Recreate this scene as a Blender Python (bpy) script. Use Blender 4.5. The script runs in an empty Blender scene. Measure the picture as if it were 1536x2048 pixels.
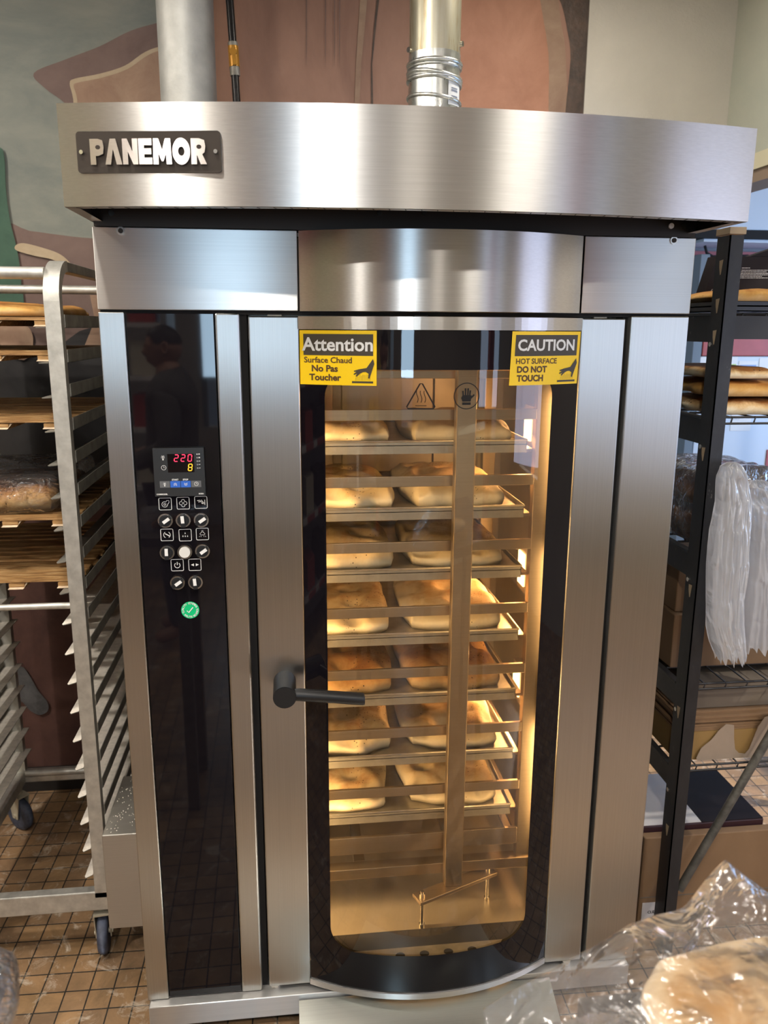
import bpy, bmesh, math, random
from mathutils import Vector, Matrix, noise
random.seed(7)
S = bpy.context.scene
COL = S.collection
PI = math.pi

# ------------------------------------------------------------------ camera
FPX, YAW, PITCH, ROLL = 1602.82, .1188, .2266, .0055
CAM = Vector((-.2593, -1.781, 1.7781))
def _axes():
    cy, sy, cp, sp, cr, sr = math.cos(YAW), math.sin(YAW), math.cos(PITCH), math.sin(PITCH), math.cos(ROLL), math.sin(ROLL)
    right = Vector((cy, -sy, 0)); f0 = Vector((sy, cy, 0)); u0 = Vector((0, 0, 1))
    fwd = f0*cp-u0*sp; up = f0*sp+u0*cp
    return right*cr+up*sr, up*cr-right*sr, fwd
AX_R, AX_U, AX_F = _axes()
cd = bpy.data.cameras.new('camera'); cam = bpy.data.objects.new('camera', cd); COL.objects.link(cam)
cam.matrix_world = Matrix(((AX_R.x, AX_U.x, -AX_F.x, CAM.x), (AX_R.y, AX_U.y, -AX_F.y, CAM.y), (AX_R.z, AX_U.z, -AX_F.z, CAM.z), (0, 0, 0, 1)))
cd.sensor_fit = 'VERTICAL'; cd.sensor_height = 36; cd.lens = 36*FPX/2048
cd.clip_start = .05
cd.dof.use_dof = True; cd.dof.focus_distance = 1.78; cd.dof.aperture_fstop = 5.2
S.camera = cam
S.view_settings.view_transform = 'Standard'; S.view_settings.look = 'None'
S.view_settings.gamma = 1; S.view_settings.use_curve_mapping = False
S.view_settings.exposure = 0.2
S.cycles.use_denoising = True
S.cycles.max_bounces = 10; S.cycles.transparent_max_bounces = 24; S.cycles.glossy_bounces = 6
S.cycles.caustics_reflective = False; S.cycles.caustics_refractive = False
S.cycles.sample_clamp_indirect = 6

def at(u, v, **kw):
    """the point of the place seen at photo pixel (u, v) on the plane x=, y= or z="""
    d = AX_R*((u-768)/FPX)+AX_U*((1024-v)/FPX)+AX_F
    (k, val), = kw.items(); i = 'xyz'.index(k)
    return CAM+d*((val-CAM[i])/d[i])

# ------------------------------------------------------------------ light
W = bpy.data.worlds.new('sky'); S.world = W; W.use_nodes = True
bg = W.node_tree.nodes['Background']; bg.inputs[0].default_value = (.62, .78, 1, 1); bg.inputs[1].default_value = .55
def sun(direction, strength, color, angle):
    d = bpy.data.lights.new('sun', 'SUN'); d.energy = strength; d.color = color; d.angle = angle
    o = bpy.data.objects.new('sun', d); COL.objects.link(o)
    o.rotation_euler = Vector(direction).to_track_quat('-Z', 'Y').to_euler(); o.location = (4, -2, 4)
sun((-.80, .42, -.50), 7.0, (1, .93, .84), .02)
def area(name, loc, target, sx, sy, watts, color, spread=PI):
    d = bpy.data.lights.new(name, 'AREA'); d.shape = 'RECTANGLE'; d.size = sx; d.size_y = sy; d.energy = watts; d.color = color; d.spread = spread
    o = bpy.data.objects.new(name, d); COL.objects.link(o); o.location = loc
    o.rotation_euler = (Vector(target)-Vector(loc)).to_track_quat('-Z', 'Y').to_euler()
    return o
area('daylight_window_side', (2.9, .55, 1.55), (1.2, 1.2, 1.2), 1.5, 1.3, 34, (.34, .58, 1.0))
area('daylight_window_side', (2.92, -2.2, 1.5), (0, -.8, 1.3), .95, 1.2, 13, (.66, .72, 1.0))
area('daylight_window_corner', (2.92, -4.7, 1.7), (.5, 0, 1.7), 1.0, 1.2, 14, (.58, .74, 1.0))
area('daylight_shopfront', (-.72, -5.45, 1.72), (-.6, 0, 1.5), .55, .75, 20, (.55, .78, 1.0))
CEIL = 3.05
LAMPS = [(-.295, -2.2, 26), (1.03, -2.45, 9), (1.24, -2.5, 8), (-2.2, -1.0, 44), (-1.7, .25, 11), (-.75, -.60, 18), (.5, -4.3, 16), (.62, .45, 9), (2.3, -1.1, 38), (-1.9, -3.2, 34)]  # lamps along the sides and over the rear are added to raise general light
for i, (lx, ly, e) in enumerate(LAMPS):
    area('ceiling_lamp_light', (lx, ly, CEIL-.035), (lx, ly, 0), .11, .11, e, (1, .93, .83))

# ------------------------------------------------------------------ mesh helper
class MB:
    def __init__(s): s.v = []; s.f = []; s.m = []; s.s = []
    def add(s, vs, fs, mat=0, smooth=False):
        b = len(s.v); s.v += [Vector(p) for p in vs]
        for f in fs: s.f.append([b+i for i in f]); s.m.append(mat); s.s.append(smooth)
        return s
    def box(s, x0, x1, y0, y1, z0, z1, mat=0):
        vs = [(x, y, z) for z in (z0, z1) for y in (y0, y1) for x in (x0, x1)]
        return s.add(vs, [(0, 2, 3, 1), (4, 5, 7, 6), (0, 1, 5, 4), (2, 6, 7, 3), (0, 4, 6, 2), (1, 3, 7, 5)], mat)
    def obox(s, M, sx, sy, sz, mat=0):
        vs = [M @ Vector((x*sx/2, y*sy/2, z*sz/2)) for z in (-1, 1) for y in (-1, 1) for x in (-1, 1)]
        return s.add(vs, [(0, 2, 3, 1), (4, 5, 7, 6), (0, 1, 5, 4), (2, 6, 7, 3), (0, 4, 6, 2), (1, 3, 7, 5)], mat)
    def bar(s, p, q, w, h, mat=0, up=(0, 0, 1)):
        p, q = Vector(p), Vector(q); d = (q-p); L = d.length; d.normalize()
        a = d.cross(Vector(up)); a = a.normalized() if a.length > 1e-6 else Vector((1, 0, 0)); b = a.cross(d)
        M = Matrix(((a.x, d.x, b.x, 0), (a.y, d.y, b.y, 0), (a.z, d.z, b.z, 0), (0, 0, 0, 1))); M.translation = (p+q)/2
        return s.obox(M, w, L, h, mat)
    def tube(s, pts, r, n=12, mat=0, caps=True, smooth=True):
        pts = [Vector(p) for p in pts]; rs = r if isinstance(r, (list, tuple)) else [r]*len(pts)
        ref = None; rings = []
        for i, p in enumerate(pts):
            t = (pts[min(i+1, len(pts)-1)]-pts[max(i-1, 0)])
            t = t.normalized() if t.length > 1e-9 else (pts[-1]-pts[0]).normalized()
            if ref is None: ref = Vector((0, 0, 1)) if abs(t.z) < .9 else Vector((1, 0, 0))
            a = t.cross(ref).normalized(); b = a.cross(t); ref = b
            rings.append([p+(a*math.cos(k*2*PI/n)+b*math.sin(k*2*PI/n))*rs[i] for k in range(n)])
        vs = [v for R in rings for v in R]
        fs = [(i*n+k, i*n+(k+1) % n, (i+1)*n+(k+1) % n, (i+1)*n+k) for i in range(len(pts)-1) for k in range(n)]
        s.add(vs, fs, mat, smooth)
        if caps: s.add(rings[0], [tuple(range(n))], mat); s.add(rings[-1], [tuple(reversed(range(n)))], mat)
        return s
    def cyl(s, p, q, r, n=24, mat=0, smooth=True): return s.tube([p, q], r, n, mat, True, smooth)
    def grid(s, fn, nu, nv, mat=0, smooth=True, flip=False):
        vs = [fn(i/nu, j/nv) for j in range(nv+1) for i in range(nu+1)]
        q = lambda i, j: j*(nu+1)+i
        fs = [(q(i, j), q(i+1, j), q(i+1, j+1), q(i, j+1)) for j in range(nv) for i in range(nu)]
        if flip: fs = [f[::-1] for f in fs]
        return s.add(vs, fs, mat, smooth)
    def poly(s, pts, mat=0): return s.add(pts, [tuple(range(len(pts)))], mat)
    def prism(s, pts, depth, mat=0, side=None):
        """planar polygon pts pushed by vector depth, closed"""
        n = len(pts); d = Vector(depth); pts = [Vector(p) for p in pts]
        s.add(pts, [tuple(range(n))], mat); s.add([p+d for p in pts], [tuple(reversed(range(n)))], mat)
        return s.add(pts+[p+d for p in pts], [(i, i+n, (i+1) % n+n, (i+1) % n) for i in range(n)], mat if side is None else side)
    def put(s, o, M, mat=0):
        b = len(s.v); s.v += [M @ v for v in o.v]
        for f, k, sm in zip(o.f, o.m, o.s): s.f.append([b+i for i in f]); s.m.append(k+mat); s.s.append(sm)
        return s
    def build(s, name, mats, parent=None, bevel=0, seg=2, origin=None):
        o3 = Vector(origin) if origin is not None else (world_of(parent) if parent else Vector((0, 0, 0)))
        me = bpy.data.meshes.new(name); me.from_pydata([tuple(v-o3) for v in s.v], [], s.f)
        for m in (mats if isinstance(mats, (list, tuple)) else [mats]): me.materials.append(m)
        me.polygons.foreach_set('material_index', s.m); me.polygons.foreach_set('use_smooth', s.s)
        bm = bmesh.new(); bm.from_mesh(me)
        bmesh.ops.recalc_face_normals(bm, faces=bm.faces) if getattr(s, 'recalc', True) else None
        bm.to_mesh(me); bm.free(); me.update()
        o = bpy.data.objects.new(name, me); COL.objects.link(o)
        if parent: o.parent = parent
        else: o.location = o3
        if bevel:
            b = o.modifiers.new('edge', 'BEVEL'); b.width = bevel; b.segments = seg; b.limit_method = 'ANGLE'; b.angle_limit = .6
        return o
def world_of(o):
    p = Vector((0, 0, 0))
    while o: p += o.location; o = o.parent
    return p
def tag(o, label, cat, group=None):
    o['label'] = label; o['category'] = cat
    if group: o['group'] = group
    return o
def thing(name, loc, label, cat, group=None):
    o = bpy.data.objects.new(name, None); COL.objects.link(o); o.location = loc; o.empty_display_size = .1
    return tag(o, label, cat, group)
def struct(o): o['kind'] = 'structure'; return o

def text(body, size, align='CENTER', bold=0.0, sx=1.0):
    """flat lettering in its own x (right) / y (up) plane -> MB in the x,z plane at y=0"""
    c = bpy.data.curves.new('t', 'FONT'); c.body = body; c.size = size; c.align_x = align; c.align_y = 'CENTER'; c.offset = bold
    c.resolution_u = 3
    o = bpy.data.objects.new('t', c); COL.objects.link(o)
    dg = bpy.context.evaluated_depsgraph_get(); me = o.evaluated_get(dg).to_mesh()
    b = MB(); b.add([(v.co.x*sx, 0, v.co.y) for v in me.vertices], [tuple(p.vertices) for p in me.polygons])
    o.evaluated_get(dg).to_mesh_clear(); bpy.data.objects.remove(o); bpy.data.curves.remove(c)
    return b

# ------------------------------------------------------------------ materials
def mat(name): 
    m = bpy.data.materials.new(name); m.use_nodes = True; nt = m.node_tree
    return m, nt, nt.nodes['Principled BSDF']
def N(nt, kind, **kw):
    n = nt.nodes.new(kind)
    for k, v in kw.items():
        if k.startswith('i_'): n.inputs[k[2:]].default_value = v
        else: setattr(n, k, v)
    return n
def mapping(nt, scale=(1, 1, 1), coord='Object', rot=(0, 0, 0)):
    tc = N(nt, 'ShaderNodeTexCoord'); mp = N(nt, 'ShaderNodeMapping'); mp.inputs['Scale'].default_value = scale; mp.inputs['Rotation'].default_value = rot
    nt.links.new(tc.outputs[coord], mp.inputs[0]); return mp.outputs[0]
def ramp(nt, fac, stops):
    r = N(nt, 'ShaderNodeValToRGB'); e = r.color_ramp.elements
    while len(e) < len(stops): e.new(.5)
    for el, (p, c) in zip(e, stops): el.position = p; el.color = (*c, 1) if len(c) == 3 else c
    nt.links.new(fac, r.inputs[0]); return r.outputs[0]
def noise_tex(nt, vec, scale, detail=4, rough=.55, dist=0):
    n = N(nt, 'ShaderNodeTexNoise'); n.inputs['Scale'].default_value = scale; n.inputs['Detail'].default_value = detail
    n.inputs['Roughness'].default_value = rough; n.inputs['Distortion'].default_value = dist
    if vec is not None: nt.links.new(vec, n.inputs['Vector'])
    return n.outputs['Fac']
def bump(nt, p, h, strength, dist=.01):
    b = N(nt, 'ShaderNodeBump'); b.inputs['Strength'].default_value = strength; b.inputs['Distance'].default_value = dist
    nt.links.new(h, b.inputs['Height']); nt.links.new(b.outputs[0], p.inputs['Normal'])
def simple(name, col, rough=.5, metal=0, spec=.5, emit=None, es=0, var=0, vscale=12, bumps=0, bscale=60):
    m, nt, p = mat(name); p.inputs['Roughness'].default_value = rough; p.inputs['Metallic'].default_value = metal; p.inputs['Specular IOR Level'].default_value = spec
    p.inputs['Base Color'].default_value = (*col, 1)
    if emit: p.inputs['Emission Color'].default_value = (*emit, 1); p.inputs['Emission Strength'].default_value = es
    if var:
        f = noise_tex(nt, mapping(nt), vscale, 5)
        nt.links.new(ramp(nt, f, [(.3, tuple(c*(1-var) for c in col)), (.7, tuple(min(1, c*(1+var)) for c in col))]), p.inputs['Base Color'])
    if bumps: bump(nt, p, noise_tex(nt, mapping(nt), bscale, 6), bumps)
    return m
def steel(name, grain, col=(.60, .59, .575), rough=.315, aniso=.95, smudge=.02):
    """brushed stainless steel; grain 'x' = horizontal, 'z' = vertical, 'y' = towards the viewer"""
    m, nt, p = mat(name); p.inputs['Metallic'].default_value = 1; p.inputs['Anisotropic'].default_value = aniso
    sc = {'x': (1.5, 300, 420), 'z': (420, 300, 1.5), 'y': (420, 1.5, 420)}[grain]
    vec = mapping(nt, sc); f = noise_tex(nt, vec, 1.0, 3, .6)
    nt.links.new(ramp(nt, f, [(.25, tuple(c*.93 for c in col)), (.75, tuple(min(1, c*1.05) for c in col))]), p.inputs['Base Color'])
    big = noise_tex(nt, mapping(nt, (3, 3, 3)), 1.6, 2, .5)
    mr = N(nt, 'ShaderNodeMapRange'); mr.inputs['To Min'].default_value = rough-smudge; mr.inputs['To Max'].default_value = rough+smudge
    nt.links.new(big, mr.inputs['Value']); nt.links.new(mr.outputs[0], p.inputs['Roughness'])
    t = N(nt, 'ShaderNodeCombineXYZ')
    for k, v in zip('XYZ', {'x': (0, 0, 1), 'z': (1, 0, 0), 'y': (1, 0, 0)}[grain]): t.inputs[k].default_value = v
    nt.links.new(t.outputs[0], p.inputs['Tangent'])
    bump(nt, p, f, .02, .001)
    return m
M = {}
M['steel_h'] = steel('brushed_steel_across', 'x')
M['steel_v'] = steel('brushed_steel_upright', 'z', (.53, .525, .50), .33)
M['steel_y'] = steel('brushed_steel_flat', 'x', rough=.36)
M['steel_box'] = steel('satin_steel_box', 'x', (.50, .475, .43), .42, .5)
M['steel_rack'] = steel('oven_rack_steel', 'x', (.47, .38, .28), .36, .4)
M['steel_dark_shade'] = simple('dark_and_shaded_metal', (.035, .027, .022), .45, .6)
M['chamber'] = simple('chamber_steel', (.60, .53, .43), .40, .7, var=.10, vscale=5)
M['pan'] = simple('pan_steel', (.42, .40, .36), .40, .85, var=.15, vscale=20)
M['alu'] = simple('worn_aluminium', (.56, .55, .51), .48, .75, var=.18, vscale=30, bumps=.05)
M['alu_dark'] = simple('dull_aluminium', (.30, .285, .25), .55, .6, var=.25, vscale=25)
M['galv_grey'] = simple('dull_galvanised', (.42, .42, .40), .55, .55, var=.14, vscale=18, bumps=.08, bscale=140)
M['flour'] = simple('flour_dust', (.72, .66, .58), .95, var=.15, vscale=60)
M['black_gloss'] = simple('black_panel_glass', (.006, .005, .007), .03, 0, .38)
M['black_matte'] = simple('black_handle', (.018, .018, .019), .38, .3, .5)
def m_scuffed():
    m, nt, p = mat('scuffed_black_paint'); p.inputs['Roughness'].default_value = .42
    f = noise_tex(nt, mapping(nt, (1, 1, .45)), 38, 7, .72, .4)
    nt.links.new(ramp(nt, f, [(.30, (.011, .011, .013)), (.66, (.022, .022, .024)), (.735, (.30, .28, .25))]), p.inputs['Base Color']); return m
M['black_paint'] = m_scuffed()
M['black_wire'] = simple('black_wire', (.015, .014, .014), .45)
M['gap'] = simple('black_gap', (.006, .005, .005), .8)
M['white'] = simple('white_print', (.82, .82, .80), .5)
M['white_plastic'] = simple('white_button', (.72, .71, .67), .35)
M['chrome'] = simple('chrome', (.72, .70, .66), .16, 1)
M['yellow'] = simple('sticker_yellow', (1.0, .66, .0), .42)
M['sticker_dark'] = simple('sticker_charcoal', (.055, .042, .025), .5)
M['sticker_brown'] = simple('sticker_print', (.085, .035, .008), .5)
M['green'] = simple('seal_green', (.0, .55, .20), .35)
M['led_red'] = simple('led_red', (.5, .01, .03), .4, emit=(1, .03, .08), es=2.6)
M['led_amber'] = simple('led_amber', (.5, .2, .01), .4, emit=(1, .42, .02), es=2.4)
M['display'] = simple('display_case', (.022, .022, .022), .32)
M['screen'] = simple('display_screen', (.006, .004, .004), .12)
M['blue_key'] = simple('blue_key', (.03, .14, .62), .4)
M['grey_key'] = simple('grey_key', (.13, .135, .14), .45)
M['brass'] = simple('yellow_valve', (.55, .26, .03), .35, .4)
M['pipe_black'] = simple('black_iron', (.02, .018, .018), .28, .4)
M['letter_steel'] = steel('plate_letter_steel', 'x', (.80, .75, .72), .26, .8)
M['lamp_glow'] = simple('oven_lamp_glow', (1, .8, .5), .4, emit=(1, .55, .20), es=7)
M['lamp_frost'] = simple('ceiling_lamp_glass', (1, .95, .85), .4, emit=(1, .88, .70), es=3)
M['rubber'] = simple('caster_rubber', (.055, .065, .10), .6, var=.5, vscale=40)
M['caster_cream'] = simple('caster_fork', (.50, .46, .36), .5, .3, var=.2)
M['wood'] = None

# galvanised shiny duct with streaks
def m_duct():
    m, nt, p = mat('galvanised_duct'); p.inputs['Metallic'].default_value = .95
    v = mapping(nt, (1, 1, .35)); f = noise_tex(nt, v, 55, 4, .65)
    nt.links.new(ramp(nt, f, [(.25, (.50, .52, .50)), (.75, (.78, .79, .76))]), p.inputs['Base Color'])
    mr = N(nt, 'ShaderNodeMapRange'); mr.inputs['To Min'].default_value = .18; mr.inputs['To Max'].default_value = .42
    nt.links.new(f, mr.inputs[0]); nt.links.new(mr.outputs[0], p.inputs['Roughness']); return m
M['duct'] = m_duct()
def m_rusty():
    m, nt, p = mat('stained_duct'); p.inputs['Metallic'].default_value = .8; p.inputs['Roughness'].default_value = .36
    f = noise_tex(nt, mapping(nt, (26, 26, 2.2)), 1, 6, .7)
    nt.links.new(ramp(nt, f, [(.36, (.62, .60, .52)), (.55, (.56, .52, .38)), (.66, (.36, .22, .08))]), p.inputs['Base Color']); return m
M['duct_rust'] = m_rusty()

def m_bread(name, pale, mid, dark, seeds=.0, lo=.30, hi=.75):
    m, nt, p = mat(name); p.inputs['Roughness'].default_value = .62; p.inputs['Specular IOR Level'].default_value = .25
    tc = N(nt, 'ShaderNodeTexCoord'); sep = N(nt, 'ShaderNodeSeparateXYZ'); nt.links.new(tc.outputs['Generated'], sep.inputs[0])
    vec = mapping(nt); f = noise_tex(nt, vec, 16, 6, .65, .5)
    mx = N(nt, 'ShaderNodeMath', operation='MULTIPLY_ADD'); mx.inputs[1].default_value = .75
    nt.links.new(f, mx.inputs[0])
    sc = N(nt, 'ShaderNodeMath', operation='MULTIPLY_ADD'); sc.inputs[1].default_value = .62; sc.inputs[2].default_value = -.12
    nt.links.new(sep.outputs['Z'], sc.inputs[0]); nt.links.new(sc.outputs[0], mx.inputs[2])
    col = ramp(nt, mx.outputs[0], [(lo, pale), ((lo+hi)/2, mid), (hi, dark)])
    if seeds:
        vo = N(nt, 'ShaderNodeTexVoronoi'); vo.inputs['Scale'].default_value = 95; nt.links.new(vec, vo.inputs['Vector'])
        gt = N(nt, 'ShaderNodeMath', operation='LESS_THAN'); gt.inputs[1].default_value = seeds
        nt.links.new(vo.outputs['Distance'], gt.inputs[0])
        msk = N(nt, 'ShaderNodeMath', operation='MULTIPLY'); nt.links.new(gt.outputs[0], msk.inputs[0])
        g2 = N(nt, 'ShaderNodeMath', operation='GREATER_THAN'); g2.inputs[1].default_value = .56
        nt.links.new(noise_tex(nt, vec, 9, 2), g2.inputs[0]); nt.links.new(g2.outputs[0], msk.inputs[1])
        mix = N(nt, 'ShaderNodeMix', data_type='RGBA'); nt.links.new(msk.outputs[0], mix.inputs['Factor'])
        nt.links.new(col, mix.inputs[6]); mix.inputs[7].default_value = (.035, .02, .012, 1); col = mix.outputs[2]
    nt.links.new(col, p.inputs['Base Color']); bump(nt, p, noise_tex(nt, vec, 70, 5), .25, .004)
    return m
M['bread_oven'] = m_bread('half_baked_bread', (.88, .76, .53), (.82, .64, .38), (.55, .30, .11), .16, .46, .98)
M['bread_brown'] = m_bread('browned_bread', (.76, .56, .30), (.62, .36, .14), (.36, .15, .045), .18, .30, .85)
M['bread_gold'] = m_bread('golden_flatbread', (.80, .55, .27), (.66, .36, .10), (.40, .16, .035), .10, .28, .80)
M['bread_seed'] = m_bread('seeded_flatbread', (.90, .77, .54), (.74, .50, .24), (.34, .14, .04), .20, .40, .74)
M['bread_dark'] = m_bread('dark_crust_bread', (.54, .29, .12), (.42, .19, .065), (.21, .085, .03), .12, .25, .75)
M['bread_white'] = m_bread('pale_flatbread', (.80, .64, .46), (.76, .55, .32), (.55, .28, .08), .0, .45, .95)

def m_wood():
    m, nt, p = mat('worn_wood'); p.inputs['Roughness'].default_value = .7
    f = noise_tex(nt, mapping(nt, (2, 14, 30)), 6, 6, .65, .6)
    nt.links.new(ramp(nt, f, [(.28, (.10, .045, .015)), (.50, (.34, .18, .06)), (.72, (.62, .42, .20))]), p.inputs['Base Color'])
    bump(nt, p, f, .3, .004); return m
M['wood'] = m_wood()
M['wood_end'] = simple('pale_wood_ends', (.62, .48, .33), .75, var=.2, vscale=60)

def m_tile():
    m, nt, p = mat('quarry_tile'); vec = mapping(nt, (1, 1, 1), 'Object', (0, 0, .02))
    br = N(nt, 'ShaderNodeTexBrick'); br.offset = 0; br.squash = 1
    br.inputs['Scale'].default_value = 1; br.inputs['Brick Width'].default_value = .0645; br.inputs['Row Height'].default_value = .0665
    br.inputs['Mortar Size'].default_value = .0022; br.inputs['Mortar Smooth'].default_value = .2; br.inputs['Bias'].default_value = 0
    br.inputs['Color1'].default_value = (.32, .195, .098, 1); br.inputs['Color2'].default_value = (.235, .148, .088, 1); br.inputs['Mortar'].default_value = (.03, .026, .022, 1)
    nt.links.new(vec, br.inputs['Vector'])
    f = noise_tex(nt, mapping(nt), 7, 6, .7, .6)
    wear = ramp(nt, f, [(.40, (.62, .62, .60)), (.62, (1.15, 1.12, 1.05))])
    mu = N(nt, 'ShaderNodeMix', data_type='RGBA', blend_type='MULTIPLY'); mu.inputs['Factor'].default_value = .8
    nt.links.new(br.outputs['Color'], mu.inputs[6]); nt.links.new(wear, mu.inputs[7])
    # trodden-in flour
    fl = noise_tex(nt, mapping(nt), 13, 9, .78, 1.2)
    fm = ramp(nt, fl, [(.54, (0, 0, 0)), (.68, (.75, .75, .75))])
    fx = N(nt, 'ShaderNodeMix', data_type='RGBA'); nt.links.new(fm, fx.inputs['Factor']); nt.links.new(mu.outputs[2], fx.inputs[6]); fx.inputs[7].default_value = (.60, .52, .42, 1)
    nt.links.new(fx.outputs[2], p.inputs['Base Color'])
    mr = N(nt, 'ShaderNodeMapRange'); mr.inputs['To Min'].default_value = .22; mr.inputs['To Max'].default_value = .5
    nt.links.new(f, mr.inputs[0]); nt.links.new(mr.outputs[0], p.inputs['Roughness'])
    iv = N(nt, 'ShaderNodeMath', operation='SUBTRACT'); iv.inputs[0].default_value = 1; nt.links.new(br.outputs['Fac'], iv.inputs[1])
    bump(nt, p, iv.outputs[0], .5, .003); return m
M['tile'] = m_tile()
def m_paint(name, a, b, scale=4, rough=.7, stretch=(1, 1, 1), bumps=.15, bscale=40):
    m, nt, p = mat(name); p.inputs['Roughness'].default_value = rough
    f = noise_tex(nt, mapping(nt, stretch), scale, 6, .65, .4)
    nt.links.new(ramp(nt, f, [(.3, a), (.7, b)]), p.inputs['Base Color'])
    bump(nt, p, noise_tex(nt, mapping(nt), bscale, 6), bumps, .004); return m
M['mural_sky'] = m_paint('mural_grey_green', (.155, .175, .16), (.255, .26, .22), 3.2, .75, (1, 1, 2.4))
M['mural_brown'] = m_paint('mural_brown', (.125, .078, .066), (.19, .125, .105), 5)
M['mural_tan'] = m_paint('mural_tan', (.25, .145, .095), (.37, .25, .165), 9)
M['mural_cream'] = m_paint('mural_cream_edge', (.38, .29, .18), (.47, .37, .25), 12)
M['mural_terra'] = m_paint('mural_terracotta', (.25, .13, .088), (.37, .205, .14), 6, .62, (1, 1, .4))
M['mural_terra_red'] = m_paint('mural_terracotta_red', (.36, .155, .085), (.47, .225, .135), 7, .62)
M['mural_green'] = m_paint('mural_green', (.022, .062, .04), (.05, .115, .075), 6)
M['mural_black'] = m_paint('mural_black', (.006, .005, .006), (.030, .027, .027), 6)
M['mural_dark'] = m_paint('mural_black_brown', (.022, .016, .013), (.10, .06, .04), 14, .5, (1, 1, 1), .5, 50)
M['mural_maroon'] = m_paint('mural_maroon', (.055, .022, .018), (.12, .055, .042), 4)
M['mural_boot'] = m_paint('mural_boot', (.03, .03, .033), (.10, .10, .105), 14)
M['cream_wall'] = m_paint('cream_stucco', (.53, .495, .425), (.60, .56, .48), 3, .8, (1, 1, 1), .55, 95)
M['sage_wall'] = m_paint('sage_stucco', (.46, .49, .41), (.56, .56, .46), 2, .8, (1, 1, 1), .5, 95)
M['wall_plain'] = m_paint('shop_wall', (.40, .37, .33), (.46, .43, .39), 2)
M['ceiling'] = m_paint('ceiling_paint', (.62, .60, .56), (.68, .66, .62), 2)
M['baseboard'] = simple('black_baseboard', (.012, .011, .011), .5)
M['card'] = m_paint('brown_cardboard', (.205, .120, .060), (.26, .155, .08), 3, .8, (1, 1, 1), .05, 90)
M['card_dark'] = m_paint('grey_cardboard', (.15, .12, .09), (.20, .16, .12), 3, .8, (1, 1, 1), .05, 90)
M['kraft'] = m_paint('kraft_paper', (.31, .235, .17), (.38, .295, .22), 5, .75, (1, 1, 1), .25, 18)
M['kraft_in'] = m_paint('kraft_liner', (.27, .16, .05), (.32, .195, .065), 5, .75)
M['box_maroon'] = simple('maroon_carton', (.035, .012, .016), .4, var=.1)
M['box_black'] = simple('black_carton', (.012, .008, .009), .6, 0, .25)
M['box_white'] = simple('white_carton', (.66, .62, .60), .6)
M['tray_black'] = simple('black_tray', (.012, .011, .011), .3)
M['cooler_white'] = simple('white_enamel', (.58, .66, .76), .35)
M['cooler_grey'] = simple('grey_lining', (.34, .33, .34), .5)
M['cooler_red'] = simple('red_band', (.40, .085, .08), .45, var=.1)
M['cooler_bluegrey'] = simple('blue_grey_upright', (.16, .20, .24), .5)
M['paper'] = simple('paper_sheet', (.78, .80, .82), .7)
M['print_grey'] = simple('sheet_print', (.22, .24, .30), .8)
M['print_blue'] = simple('sheet_table_head', (.25, .38, .66), .8)
M['print_green'] = simple('sheet_green', (.48, .68, .22), .8)
M['trim_cream'] = simple('cream_trim', (.70, .65, .46), .6)
M['trim_shadow'] = simple('brown_trim_shadow', (.30, .22, .16), .7)
M['tape_and_slot_light'] = simple('kraft_tape_and_slot_light', (.55, .42, .27), .6)
M['skin'] = simple('skin', (.42, .22, .15), .5)
M['hair'] = simple('dark_hair', (.02, .016, .014), .6)
M['hoodie'] = simple('grey_hoodie', (.10, .095, .09), .9, var=.2, vscale=30)
M['jeans'] = simple('dark_trousers', (.04, .045, .06), .9)
M['shelf_grey'] = simple('shop_shelf_grey', (.30, .30, .31), .5)
M['counter'] = simple('counter_top', (.10, .085, .072), .35)

def m_glass(name, tint, boost=1.0, rough=0.0, ior=1.5):
    m, nt, p = mat(name); nt.nodes.remove(p); out = nt.nodes['Material Output']
    t = N(nt, 'ShaderNodeBsdfTransparent'); t.inputs[0].default_value = (*tint, 1)
    g = N(nt, 'ShaderNodeBsdfGlossy'); g.inputs['Roughness'].default_value = rough; g.inputs['Color'].default_value = (1, 1, 1, 1)
    fr = N(nt, 'ShaderNodeFresnel'); fr.inputs[0].default_value = ior
    mu = N(nt, 'ShaderNodeMath', operation='MULTIPLY'); mu.inputs[1].default_value = boost; nt.links.new(fr.outputs[0], mu.inputs[0])
    mx = N(nt, 'ShaderNodeMixShader'); nt.links.new(mu.outputs[0], mx.inputs[0]); nt.links.new(t.outputs[0], mx.inputs[1]); nt.links.new(g.outputs[0], mx.inputs[2])
    nt.links.new(mx.outputs[0], out.inputs[0]); return m, nt, g, fr
def m_door_glass():
    m, nt, g, fr = m_glass('door_glass', (.86, .83, .77), 1.5)
    out = nt.nodes['Material Output']; last = out.inputs[0].links[0].from_socket
    d = N(nt, 'ShaderNodeBsdfTranslucent'); d.inputs[0].default_value = (.9, .82, .66, 1)
    f = noise_tex(nt, mapping(nt, (3, 3, 1.2)), 6, 7, .7, .8)
    mr = N(nt, 'ShaderNodeMapRange'); mr.inputs['From Min'].default_value = .3; mr.inputs['From Max'].default_value = .75; mr.inputs['To Min'].default_value = .015; mr.inputs['To Max'].default_value = .075
    nt.links.new(f, mr.inputs[0])
    mx = N(nt, 'ShaderNodeMixShader'); nt.links.new(mr.outputs[0], mx.inputs[0]); nt.links.new(last, mx.inputs[1]); nt.links.new(d.outputs[0], mx.inputs[2])
    nt.links.new(mx.outputs[0], out.inputs[0]); return m
M['glass'] = m_door_glass()
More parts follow.
